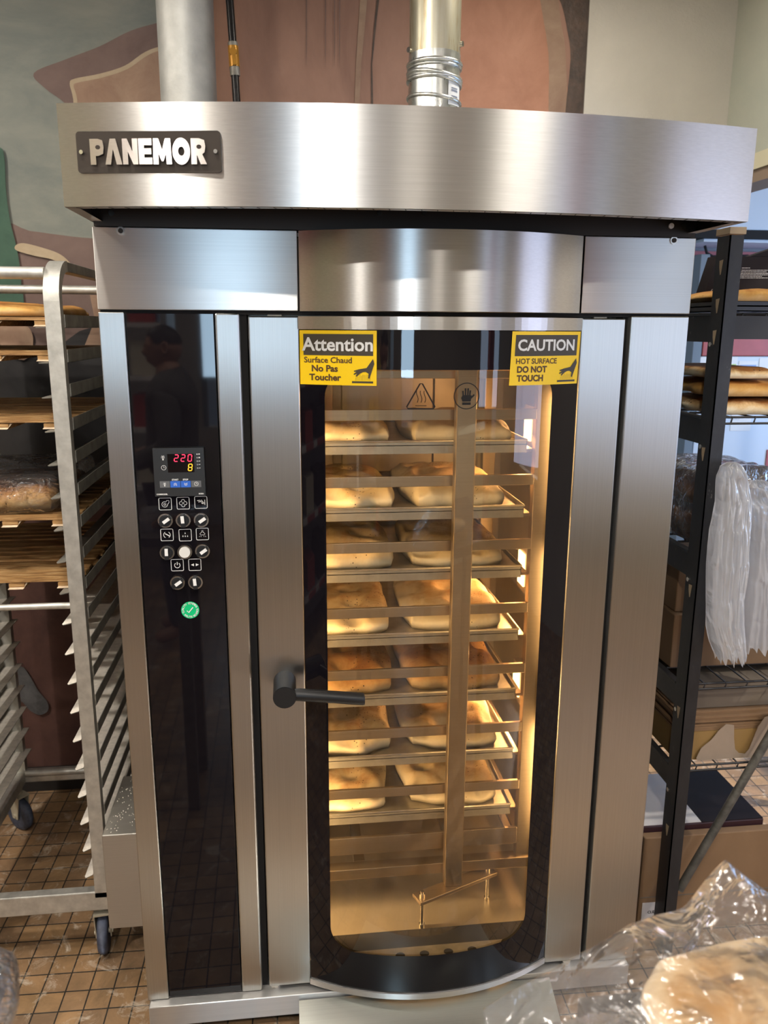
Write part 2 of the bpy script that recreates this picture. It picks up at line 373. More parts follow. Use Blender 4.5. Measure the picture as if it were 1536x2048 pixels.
def m_plastic(name, haze, tint=(.96, .96, .97), wr=.5, scale=24, rough=.16):
    """clear or milky plastic film: see-through, with sharp crumple highlights"""
    m, nt, g, fr = m_glass(name, tint, 1.6, rough)
    b = N(nt, 'ShaderNodeBump'); b.inputs['Strength'].default_value = wr; b.inputs['Distance'].default_value = .02
    f = noise_tex(nt, mapping(nt), scale, 3, .5, 1.6); nt.links.new(f, b.inputs['Height'])
    nt.links.new(b.outputs[0], g.inputs['Normal']); nt.links.new(b.outputs[0], fr.inputs['Normal'])
    if haze:
        out = nt.nodes['Material Output']; last = out.inputs[0].links[0].from_socket
        d = N(nt, 'ShaderNodeBsdfDiffuse'); d.inputs[0].default_value = (.80, .81, .84, 1); tr = N(nt, 'ShaderNodeBsdfTranslucent'); tr.inputs[0].default_value = (.80, .81, .84, 1)
        nt.links.new(b.outputs[0], d.inputs['Normal'])
        ad = N(nt, 'ShaderNodeMixShader'); ad.inputs[0].default_value = .45; nt.links.new(d.outputs[0], ad.inputs[1]); nt.links.new(tr.outputs[0], ad.inputs[2])
        mx = N(nt, 'ShaderNodeMixShader'); mx.inputs[0].default_value = haze; nt.links.new(last, mx.inputs[1]); nt.links.new(ad.outputs[0], mx.inputs[2])
        nt.links.new(mx.outputs[0], out.inputs[0])
    return m
M['bag_clear'] = m_plastic('clear_bag', .07, wr=.7, scale=12)
M['bag_milky'] = m_plastic('milky_bag', .62, wr=.5, scale=10)
M['bag_wrap'] = m_plastic('bread_wrap', .05, wr=.9, scale=26, rough=.12)

# ------------------------------------------------------------------ the setting
YB = 1.2
def room():
    b = MB(); b.box(-2.8, 3.6, -5.6, 3.2, -.08, 0); struct(b.build('floor', M['tile']))
    b = MB(); b.box(-2.8, 3.6, -5.6, 3.2, CEIL, CEIL+.1); struct(b.build('ceiling', M['ceiling']))
    # painted rear wall: the mural's flat shapes lie on it as coats of paint
    b = MB(); b.box(-2.7, at(1172, 100, y=YB).x, YB, YB+.1, 0, CEIL)
    lay = [0]
    def paint(px, k, y=None):
        lay[0] += 1; yy = YB-.0006*lay[0]
        pts = [at(u, v, y=YB) for u, v in px]; b.poly([(p.x, yy, p.z) for p in pts], k)
    def curve(px, n=6):
        out = []; L = len(px)
        for i in range(L):
            p0, p1, p2, p3 = [Vector(px[(i+k-1) % L]) for k in range(4)]
            for t in range(n):
                t /= n; q = .5*((2*p1)+(-p0+p2)*t+(2*p0-5*p1+4*p2-p3)*t*t+(-p0+3*p1-3*p2+p3)*t**3); out.append((q.x, q.y))
        return out
    paint([(-700, 1000), (-700, 2200), (1100, 2200), (1100, 1000)], 9)                              # dark maroon dado
    paint([(-700, 640), (-700, 1010), (300, 1010), (300, 640)], 7)                                   # black clothing
    paint(curve([(0, 458), (60, 462), (120, 470), (200, 478), (520, 500), (520, 640), (200, 650), (100, 700), (0, 650)], 4), 1)
    paint([(180, 590), (190, 640), (170, 690), (260, 690), (260, 590)], 2)
    paint(curve([(68, 147), (130, 120), (200, 93), (262, 62), (330, 42), (470, 0), (520, -60), (560, 300), (330, 330), (150, 240), (128, 205), (92, 178)], 5), 1)
    paint(curve([(140, 168), (150, 158), (200, 148), (250, 132), (290, 105), (330, 92), (420, 80), (460, 300), (250, 320), (160, 300), (147, 200)], 5), 3)
    paint(curve([(148, 173), (156, 166), (205, 156), (255, 139), (295, 112), (330, 100), (420, 86), (460, 300), (250, 320), (168, 300), (155, 200)], 5), 2)
    paint([(395, -900), (395, 300), (1180, 300), (1200, -900)], 4)                                   # terracotta
    paint(curve([(1010, -300), (1080, -60), (1108, 40), (1124, 120), (1130, 320), (900, 320), (890, 120), (905, 0), (925, -300)], 4), 5)
    paint(curve([(1105, -60), (1120, 40), (1130, 110), (1131, 260), (1098, 260), (1096, 110), (1075, -40)], 4), 2)
    paint(curve([(1098, -60), (1122, 10), (1133, 60), (1140, 120), (1131, 260), (1188, 260), (1200, -60)], 4), 8)
    paint([(726, -100), (742, -100), (729, 60), (722, 130), (718, 220), (708, 220), (712, 120), (716, 60)], 2)
    paint([(764, -100), (770, -100), (752, 50), (744, 130), (746, 220), (742, 220), (742, 130), (748, 50)], 8)
    for x in (612, 650, 668, 678):
        paint([(x, -50), (x+2, -50), (x+1, 110), (x, 140)], 1)
    paint(curve([(-80, 250), (-5, 292), (10, 310), (14, 380), (22, 440), (36, 500), (44, 560), (40, 640), (-80, 660)], 5), 6)
    paint(curve([(33, 492), (50, 487), (90, 497), (118, 507), (136, 520), (150, 540), (130, 545), (112, 522), (70, 512), (36, 502)], 5), 3)
    paint(curve([(-10, 650), (20, 640), (60, 655), (68, 690), (50, 720), (10, 700)], 4), 2)
    paint(curve([(18, 1335), (45, 1330), (62, 1350), (78, 1378), (96, 1400), (98, 1418), (82, 1427), (62, 1418), (45, 1400), (25, 1395)], 4), 10)
    struct(b.build('wall_back', [M[k] for k in ('mural_sky', 'mural_brown', 'mural_tan', 'mural_cream', 'mural_terra', 'mural_terra_red', 'mural_green', 'mural_black', 'mural_dark', 'mural_maroon', 'mural_boot')]))
    bb = MB(); bb.box(-2.7, -.7, YB-.03, YB-.002, 0, .09); struct(bb.build('baseboard_back', M['baseboard']))
    x0 = at(1172, 100, y=YB).x
    b = MB(); b.box(x0, 1.20, YB-.012, YB+.1, 0, CEIL); b.box(1.20, 1.335, YB-.012, YB+.1, 2.25, CEIL); struct(b.build('wall_rear', M['cream_wall']))
    b = MB(); b.box(1.335, 1.45, -1.6, YB+.1, 2.36, CEIL); struct(b.build('wall_right', M['sage_wall']))
    b = MB(); b.box(1.329, 1.456, -1.6, YB-.0121, 2.308, 2.36); struct(b.build('trim_1', M['trim_cream']))
    b = MB(); b.box(1.338, 1.45, -1.6, YB-.0121, 2.268, 2.308); struct(b.build('trim_shadow_strip', M['trim_shadow']))  # brown strip stands in for the shadow under the cream trim
    b = MB(); b.box(1.45, 3.6, 3.1, 3.2, 0, CEIL); b.box(1.30, 1.45, YB+.1, 3.2, 2.25, CEIL); struct(b.build('wall_far', M['wall_plain']))
    b = MB(); b.box(-2.8, -2.7, -5.6, 1.3, 0, CEIL); struct(b.build('wall_left', M['wall_plain']))
    # right-hand shop wall with a window opening, and the shopfront behind
    b = MB(); b.box(3.0, 3.1, -5.6, 3.2, 0, .85); b.box(3.0, 3.1, -5.6, 3.2, 2.1, CEIL); b.box(3.0, 3.1, -4.15, -2.7, .85, 2.1); b.box(3.0, 3.1, -1.7, -.55, .85, 2.1); b.box(3.0, 3.1, -5.6, -5.25, .85, 2.1); b.box(3.0, 3.1, .8, 3.2, .85, 2.1)
    struct(b.build('wall_side', M['wall_plain']))
    for i, (ya, yb) in enumerate(((-.55, .8), (-2.7, -1.7), (-5.25, -4.15))):
        b = MB()
        for y in (ya, yb-.05): b.box(3.0, 3.08, y, y+.05, .85, 2.1)
        struct(b.build('window_%d' % (1, 3, 4)[i], M['cooler_bluegrey']))
    b = MB(); b.box(-2.8, 3.6, -5.6, -5.5, 0, .9); b.box(-2.8, 3.6, -5.6, -5.5, 2.1, CEIL); b.box(-2.8, -1.02, -5.6, -5.5, .9, 2.1); b.box(-.42, 3.6, -5.6, -5.5, .9, 2.1)
    struct(b.build('wall_front', M['wall_plain']))
    b = MB()
    for x in (-1.02, -.47): b.box(x, x+.05, -5.58, -5.52, .9, 2.1)
    struct(b.build('window_2', M['cooler_bluegrey']))
room()

def ceiling_lamps():
    where = ['in the shop aisle facing the oven hood', 'over the cream shop counter', 'over the end of the cream counter', 'added over the left aisle for fill', 'added above the bread rack for fill', 'just before the control panel side of the oven', 'near the shopfront', 'added above the rear of the oven for fill', 'added over the right end of the shop by the side window for fill', 'over the shop shelving']
    for (lx, ly, e), w in zip(LAMPS, where):
        t = thing('ceiling_light', (lx, ly, CEIL), 'square recessed ceiling downlight '+w, 'light', 'ceiling downlights')
        b = MB()
        for s in (-1, 1): b.box(lx-.11, lx+.11, ly+s*.1-.01, ly+s*.1+.01, CEIL-.03, CEIL); b.box(lx+s*.1-.01, lx+s*.1+.01, ly-.09, ly+.09, CEIL-.03, CEIL)
        b.build('light_frame', M['white'], t)
        b = MB(); b.box(lx-.09, lx+.09, ly-.09, ly+.09, CEIL-.02, CEIL-.012); b.build('diffuser', M['lamp_frost'], t)
ceiling_lamps()

# ------------------------------------------------------------------ the oven
XL, XR, ZT, ZH = -.65, .65, 1.809, 1.975       # oven sides, underside of header, top of header
DX0, DX1 = -.233, .396                         # bowed glass between the door stiles
DXC, DHW, DSAG = (DX0+DX1)/2, (DX1-DX0)/2, .082
DR = (DHW*DHW+DSAG*DSAG)/(2*DSAG)
def door_arc(x, off=0.0):
    """point of the bowed door front at x, off metres outwards -> (x, y)"""
    s = max(-.999, min(.999, (x-DXC)/DR)); c = math.sqrt(1-s*s)
    return (x+off*s, DR-DSAG-DR*c-off*c)
HSAG, HY = .073, -.205
HR = (.65*.65+HSAG*HSAG)/(2*HSAG)
def hood_arc(x, off=0.0):
    s = x/HR; c = math.sqrt(1-s*s)
    return (x+off*s, HY+.0+HR-HSAG-HR*c-off*c)

def oven():
    t = thing('rotary_oven', (0, .5, 0), 'tall stainless steel rotary bread oven with bowed glass door and round-fronted hood', 'oven')
    # casing columns around the chamber
    b = MB()
    b.box(XL, -.345, .062, 1.12, .09, ZT+.16); b.box(.505, XR, .062, 1.12, .09, ZT+.16)
    b.box(-.345, .505, .10, 1.12, 1.73, ZT+.16); b.box(-.345, .505, 1.0, 1.12, .09, 1.73)
    b.box(XL, XR, .06, 1.12, ZT+.16, 2.12); b.box(-.345, .505, .13, 1.12, .06, .145)
    b.build('casing', M['steel_box'], t)
    # plinth with a shallow ledge
    b = MB(); b.box(XL+.005, XR-.02, -.022, 1.1, .028, .088); pl = b.build('plinth', M['steel_y'], t, bevel=.002)
    for x in (-.325, .53):
        b = MB(); b.cyl((x, .022, .088), (x, .022, .099), .016, 16); b.build('pivot_bush', M['chrome'], pl)
    b = MB(); b.cyl((.46, .0, .088), (.46, .0, .1), .011, 16); b.build('pivot_bush', M['chrome'], pl)
    # left panel: two steel strips and black control glass
    cp = bpy.data.objects.new('control_panel', None); COL.objects.link(cp); cp.parent = t; cp.location = Vector((-.5, 0, .95))-t.location
    b = MB(); b.box(XL, -.598, 0, .06, .09, ZT-.003); b.build('steel_strip', M['steel_v'], cp, bevel=.002)
    b = MB(); b.box(-.411, -.360, 0, .06, .09, ZT-.003); b.build('steel_strip', M['steel_v'], cp, bevel=.004)
    b = MB(); b.box(-.596, -.413, .003, .06, .092, ZT-.004); b.build('control_glass', M['black_gloss'], cp, bevel=.0015)
    b = MB(); b.box(-.3595, -.345, .02, .06, .088, ZT); b.build('door_gap', M['gap'], cp)
    controls(cp)
    # right-hand panel
    b = MB(); b.box(.513, XR, 0, .06, .088, ZT-.003); b.build('side_panel', M['steel_v'], t, bevel=.003)
    b = MB(); b.box(.5015, .5125, .02, .06, .088, ZT); b.build('panel_gap', M['gap'], t)
    # header of three panels, the middle one bowed like the door
    hd = MB(); hd.box(XL, -.2345, 0, .058, ZT+.002, ZH); hd.build('header_panel', M['steel_h'], t, bevel=.0015)
    hd = MB(); hd.box(.394, XR, 0, .058, ZT+.002, ZH); hp = hd.build('header_panel', M['steel_h'], t, bevel=.0015)
    hd = MB(); hd.grid(lambda u, v: (*door_arc(-.233+u*.626, -.004), ZT+.002+v*(ZH-ZT-.002)), 48, 1, 0)
    hd.add([(*door_arc(-.233+i/24*.626, -.004), ZT+.002) for i in range(25)]+[(-.233+i/24*.626, .058, ZT+.002) for i in range(25)], [(i, i+1, i+26, i+25) for i in range(24)])
    hd.build('header_panel', M['steel_h'], t)
    b = MB(); b.box(XL+.002, XR-.002, .012, .058, ZT-.006, ZT+.004); b.build('header_gap', M['gap'], t)
    for u, v in ((242, 462), (1347, 481)):
        p = at(u, v, y=0); b = MB(); b.cyl((p.x, -.003, p.z), (p.x, .001, p.z), .0085, 16, 0); b.cyl((p.x, -.005, p.z), (p.x, -.002, p.z), .005, 12, 1); b.build('header_screw', [M['chrome'], M['steel_dark_shade']], t)
    hood(t); door(t); chamber(t)
    # steel service box on the oven's left flank
    b = MB(); b.box(-.757, XL-.001, .10, .38, .230, .508); sb = b.build('service_box', M['steel_box'], t, bevel=.002)
    b = MB(); random.seed(3)
    for _ in range(90):
        x, y = random.uniform(-.75, -.66), random.uniform(.11, .36); r = random.uniform(.0006, .0017)
        b.tube([(x, y, .508), (x, y, .5095)], r, 5, 0)
    fl = b.build('flour_specks', M['flour'], sb); fl['kind'] = 'stuff'
    # loading ramp at the door sill
    b = MB(); x0, x1 = -.265, .405
    prof = [(-.026, .074), (-.05, .068), (-.09, .050), (-.16, .022), (-.28, .006), (-.40, .003)]
    b.grid(lambda u, v: (x0+u*(x1-x0), *prof[round(v*5)]), 16, 5, 0, True)
    b.add([(x0, *p) for p in prof]+[(x0, p[0], .001) for p in prof], [(i, i+1, i+7, i+6) for i in range(5)])
    b.add([(x1, *p) for p in prof]+[(x1, p[0], .001) for p in prof], [(i+6, i+7, i+1, i) for i in range(5)])
    b.build('loading_ramp', steel('ramp_steel', 'x', (.66, .67, .62), .30, .5), t)
    return t

def rr(x0, x1, z0, z1, r, n=6):
    """rounded rectangle outline as (x, z)"""
    out = []
    for cx, cz, a in ((x1-r, z0+r, -90), (x1-r, z1-r, 0), (x0+r, z1-r, 90), (x0+r, z0+r, 180)):
        for k in range(n+1):
            q = math.radians(a+90*k/n); out.append((cx+r*math.cos(q), cz+r*math.sin(q)))
    return out
def stroke(b, pts, w, mat=0, y=0.0, closed=False):
    """a thin flat line through (x, z) points, on the plane y"""
    P = [Vector(p) for p in pts]; n = len(P); L = []
    for i, p in enumerate(P):
        a = P[(i-1) % n] if (closed or i > 0) else p; c = P[(i+1) % n] if (closed or i < n-1) else p
        d = (c-a); d = d.normalized() if d.length > 1e-9 else Vector((1, 0)); nn = Vector((-d.y, d.x))
        L.append((p+nn*w/2, p-nn*w/2))
    m = n if closed else n-1
    vs = [(q.x, y, q.y) for pr in L for q in pr]
    b.add(vs, [(2*i, 2*i+1, (2*i+3) % (2*n), (2*i+2) % (2*n)) for i in range(m)], mat)
def circ(cx, cz, r, n=20, a0=0, a1=360): return [(cx+r*math.cos(math.radians(a0+(a1-a0)*k/n)), cz+r*math.sin(math.radians(a0+(a1-a0)*k/n))) for k in range(n+(0 if a1-a0 == 360 else 1))]
def disc(b, cx, cz, r, mat=0, y=0.0, n=16): b.poly([(x, y, z) for x, z in circ(cx, cz, r, n)], mat)
def put_text(b, body, size, x, z, y=0.0, mat=0, align='CENTER', bold=0.0, sx=1.0, rot=0.0):
    b.put(text(body, size, align, bold, sx), Matrix.Translation((x, y, z)) @ Matrix.Rotation(-rot, 4, 'Y'), mat)

def controls(cp):
    # temperature controller
    x0, x1, z0, z1 = -.5545, -.4455, 1.4125, 1.5195; Y = -.010
    b = MB(); b.box(x0, x1, Y, .003, z0, z1, 0)
    f = Y-.0004; wd, hg = x1-x0, z1-z0
    X = lambda u: x0+u*wd
    Z = lambda v: z1-v*hg
    b.poly([(X(.28), f, Z(.50)), (X(.80), f, Z(.50)), (X(.80), f, Z(.12)), (X(.28), f, Z(.12))], 1)
    seg = {'2': 'abged', '0': 'abcdef', '8': 'abcdefg'}
    def digit(ch, cx, cz, w, h, k):
        sl = .12
        P = {'a': ((-1, 1), (1, 1)), 'b': ((1, 1), (1, 0)), 'c': ((1, 0), (1, -1)), 'd': ((-1, -1), (1, -1)), 'e': ((-1, 0), (-1, -1)), 'f': ((-1, 1), (-1, 0)), 'g': ((-1, 0), (1, 0))}
        for s in seg[ch]:
            (a1, b1), (a2, b2) = P[s]
            p = [(cx+a*w/2+bb*h/2*sl, cz+bb*h/2) for a, bb in ((a1, b1), (a2, b2))]
            d = (Vector(p[1])-Vector(p[0])).normalized()*.0008
            stroke(b, [Vector(p[0])+d, Vector(p[1])-d], .0016, k, f-.0003)
    for i, ch in enumerate('220'): digit(ch, X(.455+.133*i), Z(.205), .0078, .0145, 3)
    digit('8', X(.72), Z(.40), .0078, .0145, 4)
    def thermo(cx, cz, s, y):
        stroke(b, [(cx, cz+.0045*s), (cx, cz-.002*s)], .0022*s, 2, y); disc(b, cx, cz-.0035*s, .0018*s, 2, y)
        for k in (-1, 1): stroke(b, [(cx+k*.0030*s, cz-.001*s), (cx+k*.0030*s, cz+.003*s), (cx+k*.0016*s, cz+.0055*s)], .0007*s, 2, y)
    def clock(cx, cz, r, y):
        stroke(b, circ(cx, cz, r), .0009, 2, y, True); stroke(b, [(cx, cz+r*.6), (cx, cz), (cx+r*.55, cz-.0004)], .0009, 2, y)
    thermo(X(.195), Z(.20), 1, f); clock(X(.20), Z(.40), .0050, f)
    for i in range(5):
        zc = Z(.13+.072*i); c = X(.865)
        if i == 0: disc(b, c, zc, .0014, 2, f)
        else: stroke(b, circ(c, zc, .0012, 10), .0005, 2, f, True)
        stroke(b, [(c+.0028, zc), (c+.0062, zc+.0004)], (.0022, .0026, .0014, .0012, .0011)[i], 2, f)
    for i, k in enumerate((6, 5, 5, 6)):
        a = .105+.207*i; b.poly([(X(a), f, Z(.815)), (X(a+.195), f, Z(.815)), (X(a+.195), f, Z(.68)), (X(a), f, Z(.68))], k)
    g = f-.0003
    thermo(X(.20), Z(.75), .8, g); clock(X(.825), Z(.745), .0042, g)
    for i, sgn in ((1, 1), (2, -1)):
        c = X(.105+.207*i+.0975)
        for dz in (.0012, -.0018): stroke(b, [(c-.0035, Z(.7475)+dz-sgn*.0012), (c, Z(.7475)+dz+sgn*.0012), (c+.0035, Z(.7475)+dz-sgn*.0012)], .0011, 2, g)
    put_text(b, 'START', .0048, X(.41), Z(.655), f, 2, bold=.0002); put_text(b, 'STOP', .0048, X(.615), Z(.655), f, 2, bold=.0002)
    put_text(b, 'COMMODEL', .0042, X(.03), Z(.955), f, 2, 'LEFT', .0002); put_text(b, 'BC551', .0040, X(.965), Z(.955), f, 2, 'RIGHT', .0002)
    b.build('temperature_display', [M['display'], M['screen'], M['white'], M['led_red'], M['led_amber'], M['blue_key'], M['grey_key']], cp, bevel=0)
    # function pictograms: each a framed sign
    Y = .0023
    def icon(cx, cz, draw):
        b = MB(); s = .0135
        stroke(b, rr(cx-s, cx+s, cz-s, cz+s, .0028, 4), .0013, 0, Y, True); draw(b, cx, cz); b.build('function_sign', M['white'], cp)
    def fan(b, x, z):
        stroke(b, circ(x-.001, z-.001, .0062, 20, 60, 360), .0010, 0, Y); stroke(b, [(x+.0022, z+.0042), (x+.0030, z+.0075), (x+.0085, z+.0075), (x+.0085, z+.003), (x+.0052, z-.001)], .0010, 0, Y)
        for k in range(6):
            a = k*PI/3; stroke(b, [(x-.001+.0012*math.cos(a), z-.001+.0012*math.sin(a)), (x-.001+.004*math.cos(a+.4), z-.001+.004*math.sin(a+.4))], .0008, 0, Y)
    def petals(b, x, z):
        for k in range(4):
            a = k*PI/2; stroke(b, circ(x+.0048*math.cos(a), z+.0048*math.sin(a), .0036, 14), .0010, 0, Y, True)
        stroke(b, [(x-.004, z-.004), (x+.004, z+.004)], .0009, 0, Y); stroke(b, [(x-.004, z+.004), (x+.004, z-.004)], .0009, 0, Y)
    def flame(b, x, z):
        stroke(b, [(x+.0085, z-.006), (x+.0085, z+.006)], .0014, 0, Y)
        for d in (0, .0028): stroke(b, [(x-.008+d, z+.004-d), (x-.002+d, z+.0048-d), (x+.002, z-.001-d*.6), (x+.007, z-.003)], .0015, 0, Y)
        stroke(b, [(x+.001, z+.006), (x+.004, z+.001), (x+.007, z-.001)], .0012, 0, Y)
    def dial(b, x, z):
        stroke(b, circ(x, z, .0072, 14, 120, 240), .0011, 0, Y); stroke(b, circ(x, z, .0072, 14, -60, 60), .0011, 0, Y); stroke(b, [(x-.004, z+.003), (x+.001, z), (x+.0055, z-.0028)], .0021, 0, Y)
    def drops(b, x, z):
        for dx, dz in ((0, .004), (-.005, -.003), (0, -.003), (.005, -.003)): disc(b, x+dx, z+dz, .0012, 0, Y, 10); stroke(b, [(x+dx, z+dz), (x+dx, z+dz+.0028)], .0008, 0, Y)
    def lamp(b, x, z):
        stroke(b, [(x-.0014, z+.008), (x-.0014, z+.0045), (x-.006, z+.0005), (x-.004, z-.002), (x+.004, z-.002), (x+.006, z+.0005), (x+.0014, z+.0045), (x+.0014, z+.008)], .0009, 0, Y, True)
        for k in (-.0075, -.0035, .0035, .0075): stroke(b, [(x+k*.8, z-.0045), (x+k, z-.0065)], .0009, 0, Y)
    def power(b, x, z): stroke(b, circ(x, z-.0006, .006, 22, 125, 415), .0015, 0, Y); stroke(b, [(x, z), (x, z+.0072)], .0015, 0, Y)
    def arrows(b, x, z):
        for k in (-1, 1): b.poly([(x+k*.002, Y, z-.0032), (x+k*.0088, Y, z), (x+k*.002, Y, z+.0032)])
    for (x, z), d in zip([(-.536, 1.393), (-.497, 1.394), (-.458, 1.395), (-.536, 1.322), (-.496, 1.3205), (-.458, 1.322), (-.517, 1.251), (-.478, 1.2505)], (fan, petals, flame, dial, drops, lamp, power, arrows)): icon(x, z, d)
    for x, z, a in [(-.537, 1.356, 55), (-.498, 1.356, -4), (-.4585, 1.3555, 55), (-.537, 1.282, 0), (-.459, 1.2835, 55), (-.518, 1.2105, 55), (-.478, 1.2105, -4)]:
        b = MB(); b.cyl((x, .0028, z), (x, -.004, z), .0163, 28, 0); b.cyl((x, -.004, z), (x, -.0055, z), .0130, 24, 1); b.cyl((x, -.0055, z), (x, -.011, z), .0112, 24, 1)
        R = Matrix.Translation((x, -.012, z)) @ Matrix.Rotation(math.radians(a), 4, 'Y')
        b.obox(R @ Matrix.Translation((0, .001, 0)), .0095, .007, .027, 1); b.obox(R @ Matrix.Translation((0, -.003, .004)), .0072, .001, .0165, 2)
        b.build('rotary_knob', [M['chrome'], M['black_matte'], M['white']], cp)
    b = MB(); x, z = -.498, 1.283
    b.cyl((x, .0028, z), (x, -.006, z), .0163, 28, 0); b.cyl((x, -.006, z), (x, -.0095, z), .0122, 28, 1); b.build('push_button', [M['chrome'], M['white_plastic']], cp)
    # round quality seal
    b = MB(); x, z = -.4935, 1.1425; disc(b, x, z, .0205, 0, .0022, 40)
    stroke(b, [(x-.0075, z-.001), (x-.0035, z-.0055), (x+.0065, z+.0065)], .0024, 1, .0017)
    def ring(s, a0, a1, flip):
        for i, ch in enumerate(s):
            if ch == ' ': continue
            a = math.radians(a0+(a1-a0)*i/(len(s)-1)); put_text(b, ch, .0062, x+.0163*math.cos(a), z+.0163*math.sin(a), .0017, 1, bold=.00022, rot=(a+PI/2 if flip else a-PI/2))
    ring('QUALITY CONTROL', 195, 25, False); ring('KALITE KONTROL', 225, 368, True)
    b.build('quality_seal', [M['green'], M['white']], cp)

def hood(t):
    z0, z1 = 1.985, 2.155
    h = MB(); h.grid(lambda u, v: (*hood_arc(-.65+1.3*u), z0+v*(z1-z0)), 64, 1, 0)
    n = 32; A = [(-.65+1.3*i/n) for i in range(n+1)]
    h.add([(*hood_arc(x), z1) for x in A]+[(x, .10, z1) for x in A], [(i, i+1, n+2+i, n+1+i) for i in range(n)], 0)     # top plate
    h.add([(*hood_arc(x), z0) for x in A]+[(*hood_arc(x, -.022), z0) for x in A], [(i, n+1+i, n+2+i, i+1) for i in range(n)], 0)  # return lip
    h.add([(*hood_arc(x, -.004), z0+.001) for x in A]+[(*hood_arc(x, -.004), z1-.004) for x in A], [(i, n+1+i, n+2+i, i+1) for i in range(n)], 1)
    for x in (-.65, .65):
        y = hood_arc(x)[1]; h.add([(x, y, z0), (x, .06, z0), (x, .06, z1), (x, y, z1)], [(0, 1, 2, 3)], 0)
        xi = x*.994; h.add([(xi, y+.003, z0+.001), (xi, -.001, z0+.001), (xi, -.001, z1), (xi, y+.003, z1)], [(0, 1, 2, 3)], 1)
        xl = x*.965; h.add([(x, y, z0), (xl, y+.01, z0), (xl, 0, z0), (x, 0, z0)], [(0, 1, 2, 3)], 0)
    h.box(-.645, .645, -.004, .06, ZH+.001, z1-.004, 1)
    h.add([(*hood_arc(x, -.006), z1-.03) for x in A]+[(x, -.004, z1-.03) for x in A], [(i, i+1, n+2+i, n+1+i) for i in range(n)], 1)
    h.recalc = False
    ho = h.build('hood', [M['steel_h'], M['steel_dark_shade']], t)  # inner faces get a near-black tone for the shade inside the hollow hood
    b = MB(); b.add([(*hood_arc(x, -.003), z0-.0006) for x in A]+[(*hood_arc(x, -.021), z0-.0006) for x in A], [(i, i+1, n+2+i, n+1+i) for i in range(n)], 0)
    for i in range(44):
        x = -.63+i*1.26/43; p, q = hood_arc(x, -.004), hood_arc(x+.004, -.0205); b.bar((*p, z0-.001), (*q, z0-.001), .0012, .0006, 1)
    b.build('lip_strip', [M['steel_box'], M['gap']], ho)
    for u, v, k in ((1342, 452, 0), (1367, 452, 1), (223, 426, 1), (759, 426, 1), (848, 426, 1)):
        p = at(u, v, y=-.0045); b = MB(); b.cyl((p.x, -.0075, p.z), (p.x, -.0038, p.z), .006, 14); b.build('hood_screw_and_hole', M['white'] if k == 0 else M['chrome'], ho)  # first disc paints a bright hole white, the rest are screws
    # name plate: black plate with raised cut letters
    b = MB(); cx = -.492; zc = 2.074; sl = .062
    def on(x, z, off): q = hood_arc(cx+x, off); return (q[0], q[1], zc+z)
    out = rr(-.126, .126, -.034, .034, .006, 4); n = len(out)
    b.add([on(x, z, .0005) for x, z in out]+[on(x, z, .004) for x, z in out], [tuple(range(n, 2*n))]+[(i, (i+1) % n, (i+1) % n+n, i+n) for i in range(n)], 0)
    H = .0215
    L = {'P': (.84, [[(0, 0), (0, 1), (.50, 1), (.78, .94), (.84, .68), (.78, .42), (.50, .34), (.33, .34), (.33, 0)]]),
         'A': (1.02, [[(0, 0), (.34, 1), (.68, 1), (1.02, 0), (.68, 0), (.50, .60), (.33, 0)]]),
         'N': (.92, [[(0, 0), (0, 1), (.30, 1), (.60, .50), (.60, 1), (.92, 1), (.92, 0), (.62, 0), (.32, .50), (.32, 0)]]),
         'E': (.80, [[(0, 0), (0, 1), (.80, 1), (.80, .74), (.34, .74), (.34, .62), (.76, .62), (.76, .39), (.34, .39), (.34, .26), (.80, .26), (.80, 0)]]),
         'M': (1.12, [[(0, 0), (.05, 1), (.36, 1), (.56, .56), (.76, 1), (1.07, 1), (1.12, 0), (.80, 0), (.78, .42), (.62, .12), (.50, .12), (.34, .42), (.32, 0)]]),
         'O': (1.06, None),
         'R': (.90, [[(0, 0), (0, 1), (.50, 1), (.80, .93), (.86, .69), (.80, .46), (.66, .39), (.92, 0), (.55, 0), (.36, .34), (.33, .34), (.33, 0)]])}
    word = 'PANEMOR'; gap = .05; tot = sum(L[c][0] for c in word)+gap*6; sc = .202/tot; x = -.101
    sz = .042
    for ch in word:
        w, polys = L[ch]
        if ch == 'O':
            a, c = w*sc/2, sz*.52; N2 = 28
            o = [(x+a+a*math.cos(2*PI*k/N2), c*math.sin(2*PI*k/N2)) for k in range(N2)]; i_ = [(x+a+a*.36*math.cos(2*PI*k/N2), c*.34*math.sin(2*PI*k/N2)) for k in range(N2)]
            vs = [on(p[0], p[1], .0072) for p in o]+[on(p[0], p[1], .0072) for p in i_]+[on(p[0], p[1], .004) for p in o]+[on(p[0], p[1], .004) for p in i_]
            fs = []
            for k in range(N2):
                j = (k+1) % N2; fs += [(k, j, N2+j, N2+k), (k, 2*N2+k, 2*N2+j, j), (N2+k, N2+j, 3*N2+j, 3*N2+k)]
            b.add(vs, fs, 1)
        else:
            pts = [(x+px*sc, (pz-.5)*sz) for px, pz in polys[0]]; n = len(pts)
            b.add([on(p[0], p[1], .0072) for p in pts]+[on(p[0], p[1], .004) for p in pts], [tuple(range(n))]+[(i, i+n, (i+1) % n+n, (i+1) % n) for i in range(n)], 1)
            if ch in 'PR':
                disc_pts = [(x+(.48+.15*math.cos(2*PI*k/12))*sc, (.675+.085*math.sin(2*PI*k/12)-.5)*sz) for k in range(12)]
                b.add([on(p[0], p[1], .0074) for p in disc_pts], [tuple(range(12))], 0)
        x += (w+gap)*sc
    for s in (-1, 1): q = on(s*.117, 0, .004); r_ = on(s*.117, 0, .008); b.cyl(q, r_, .0035, 12, 2)
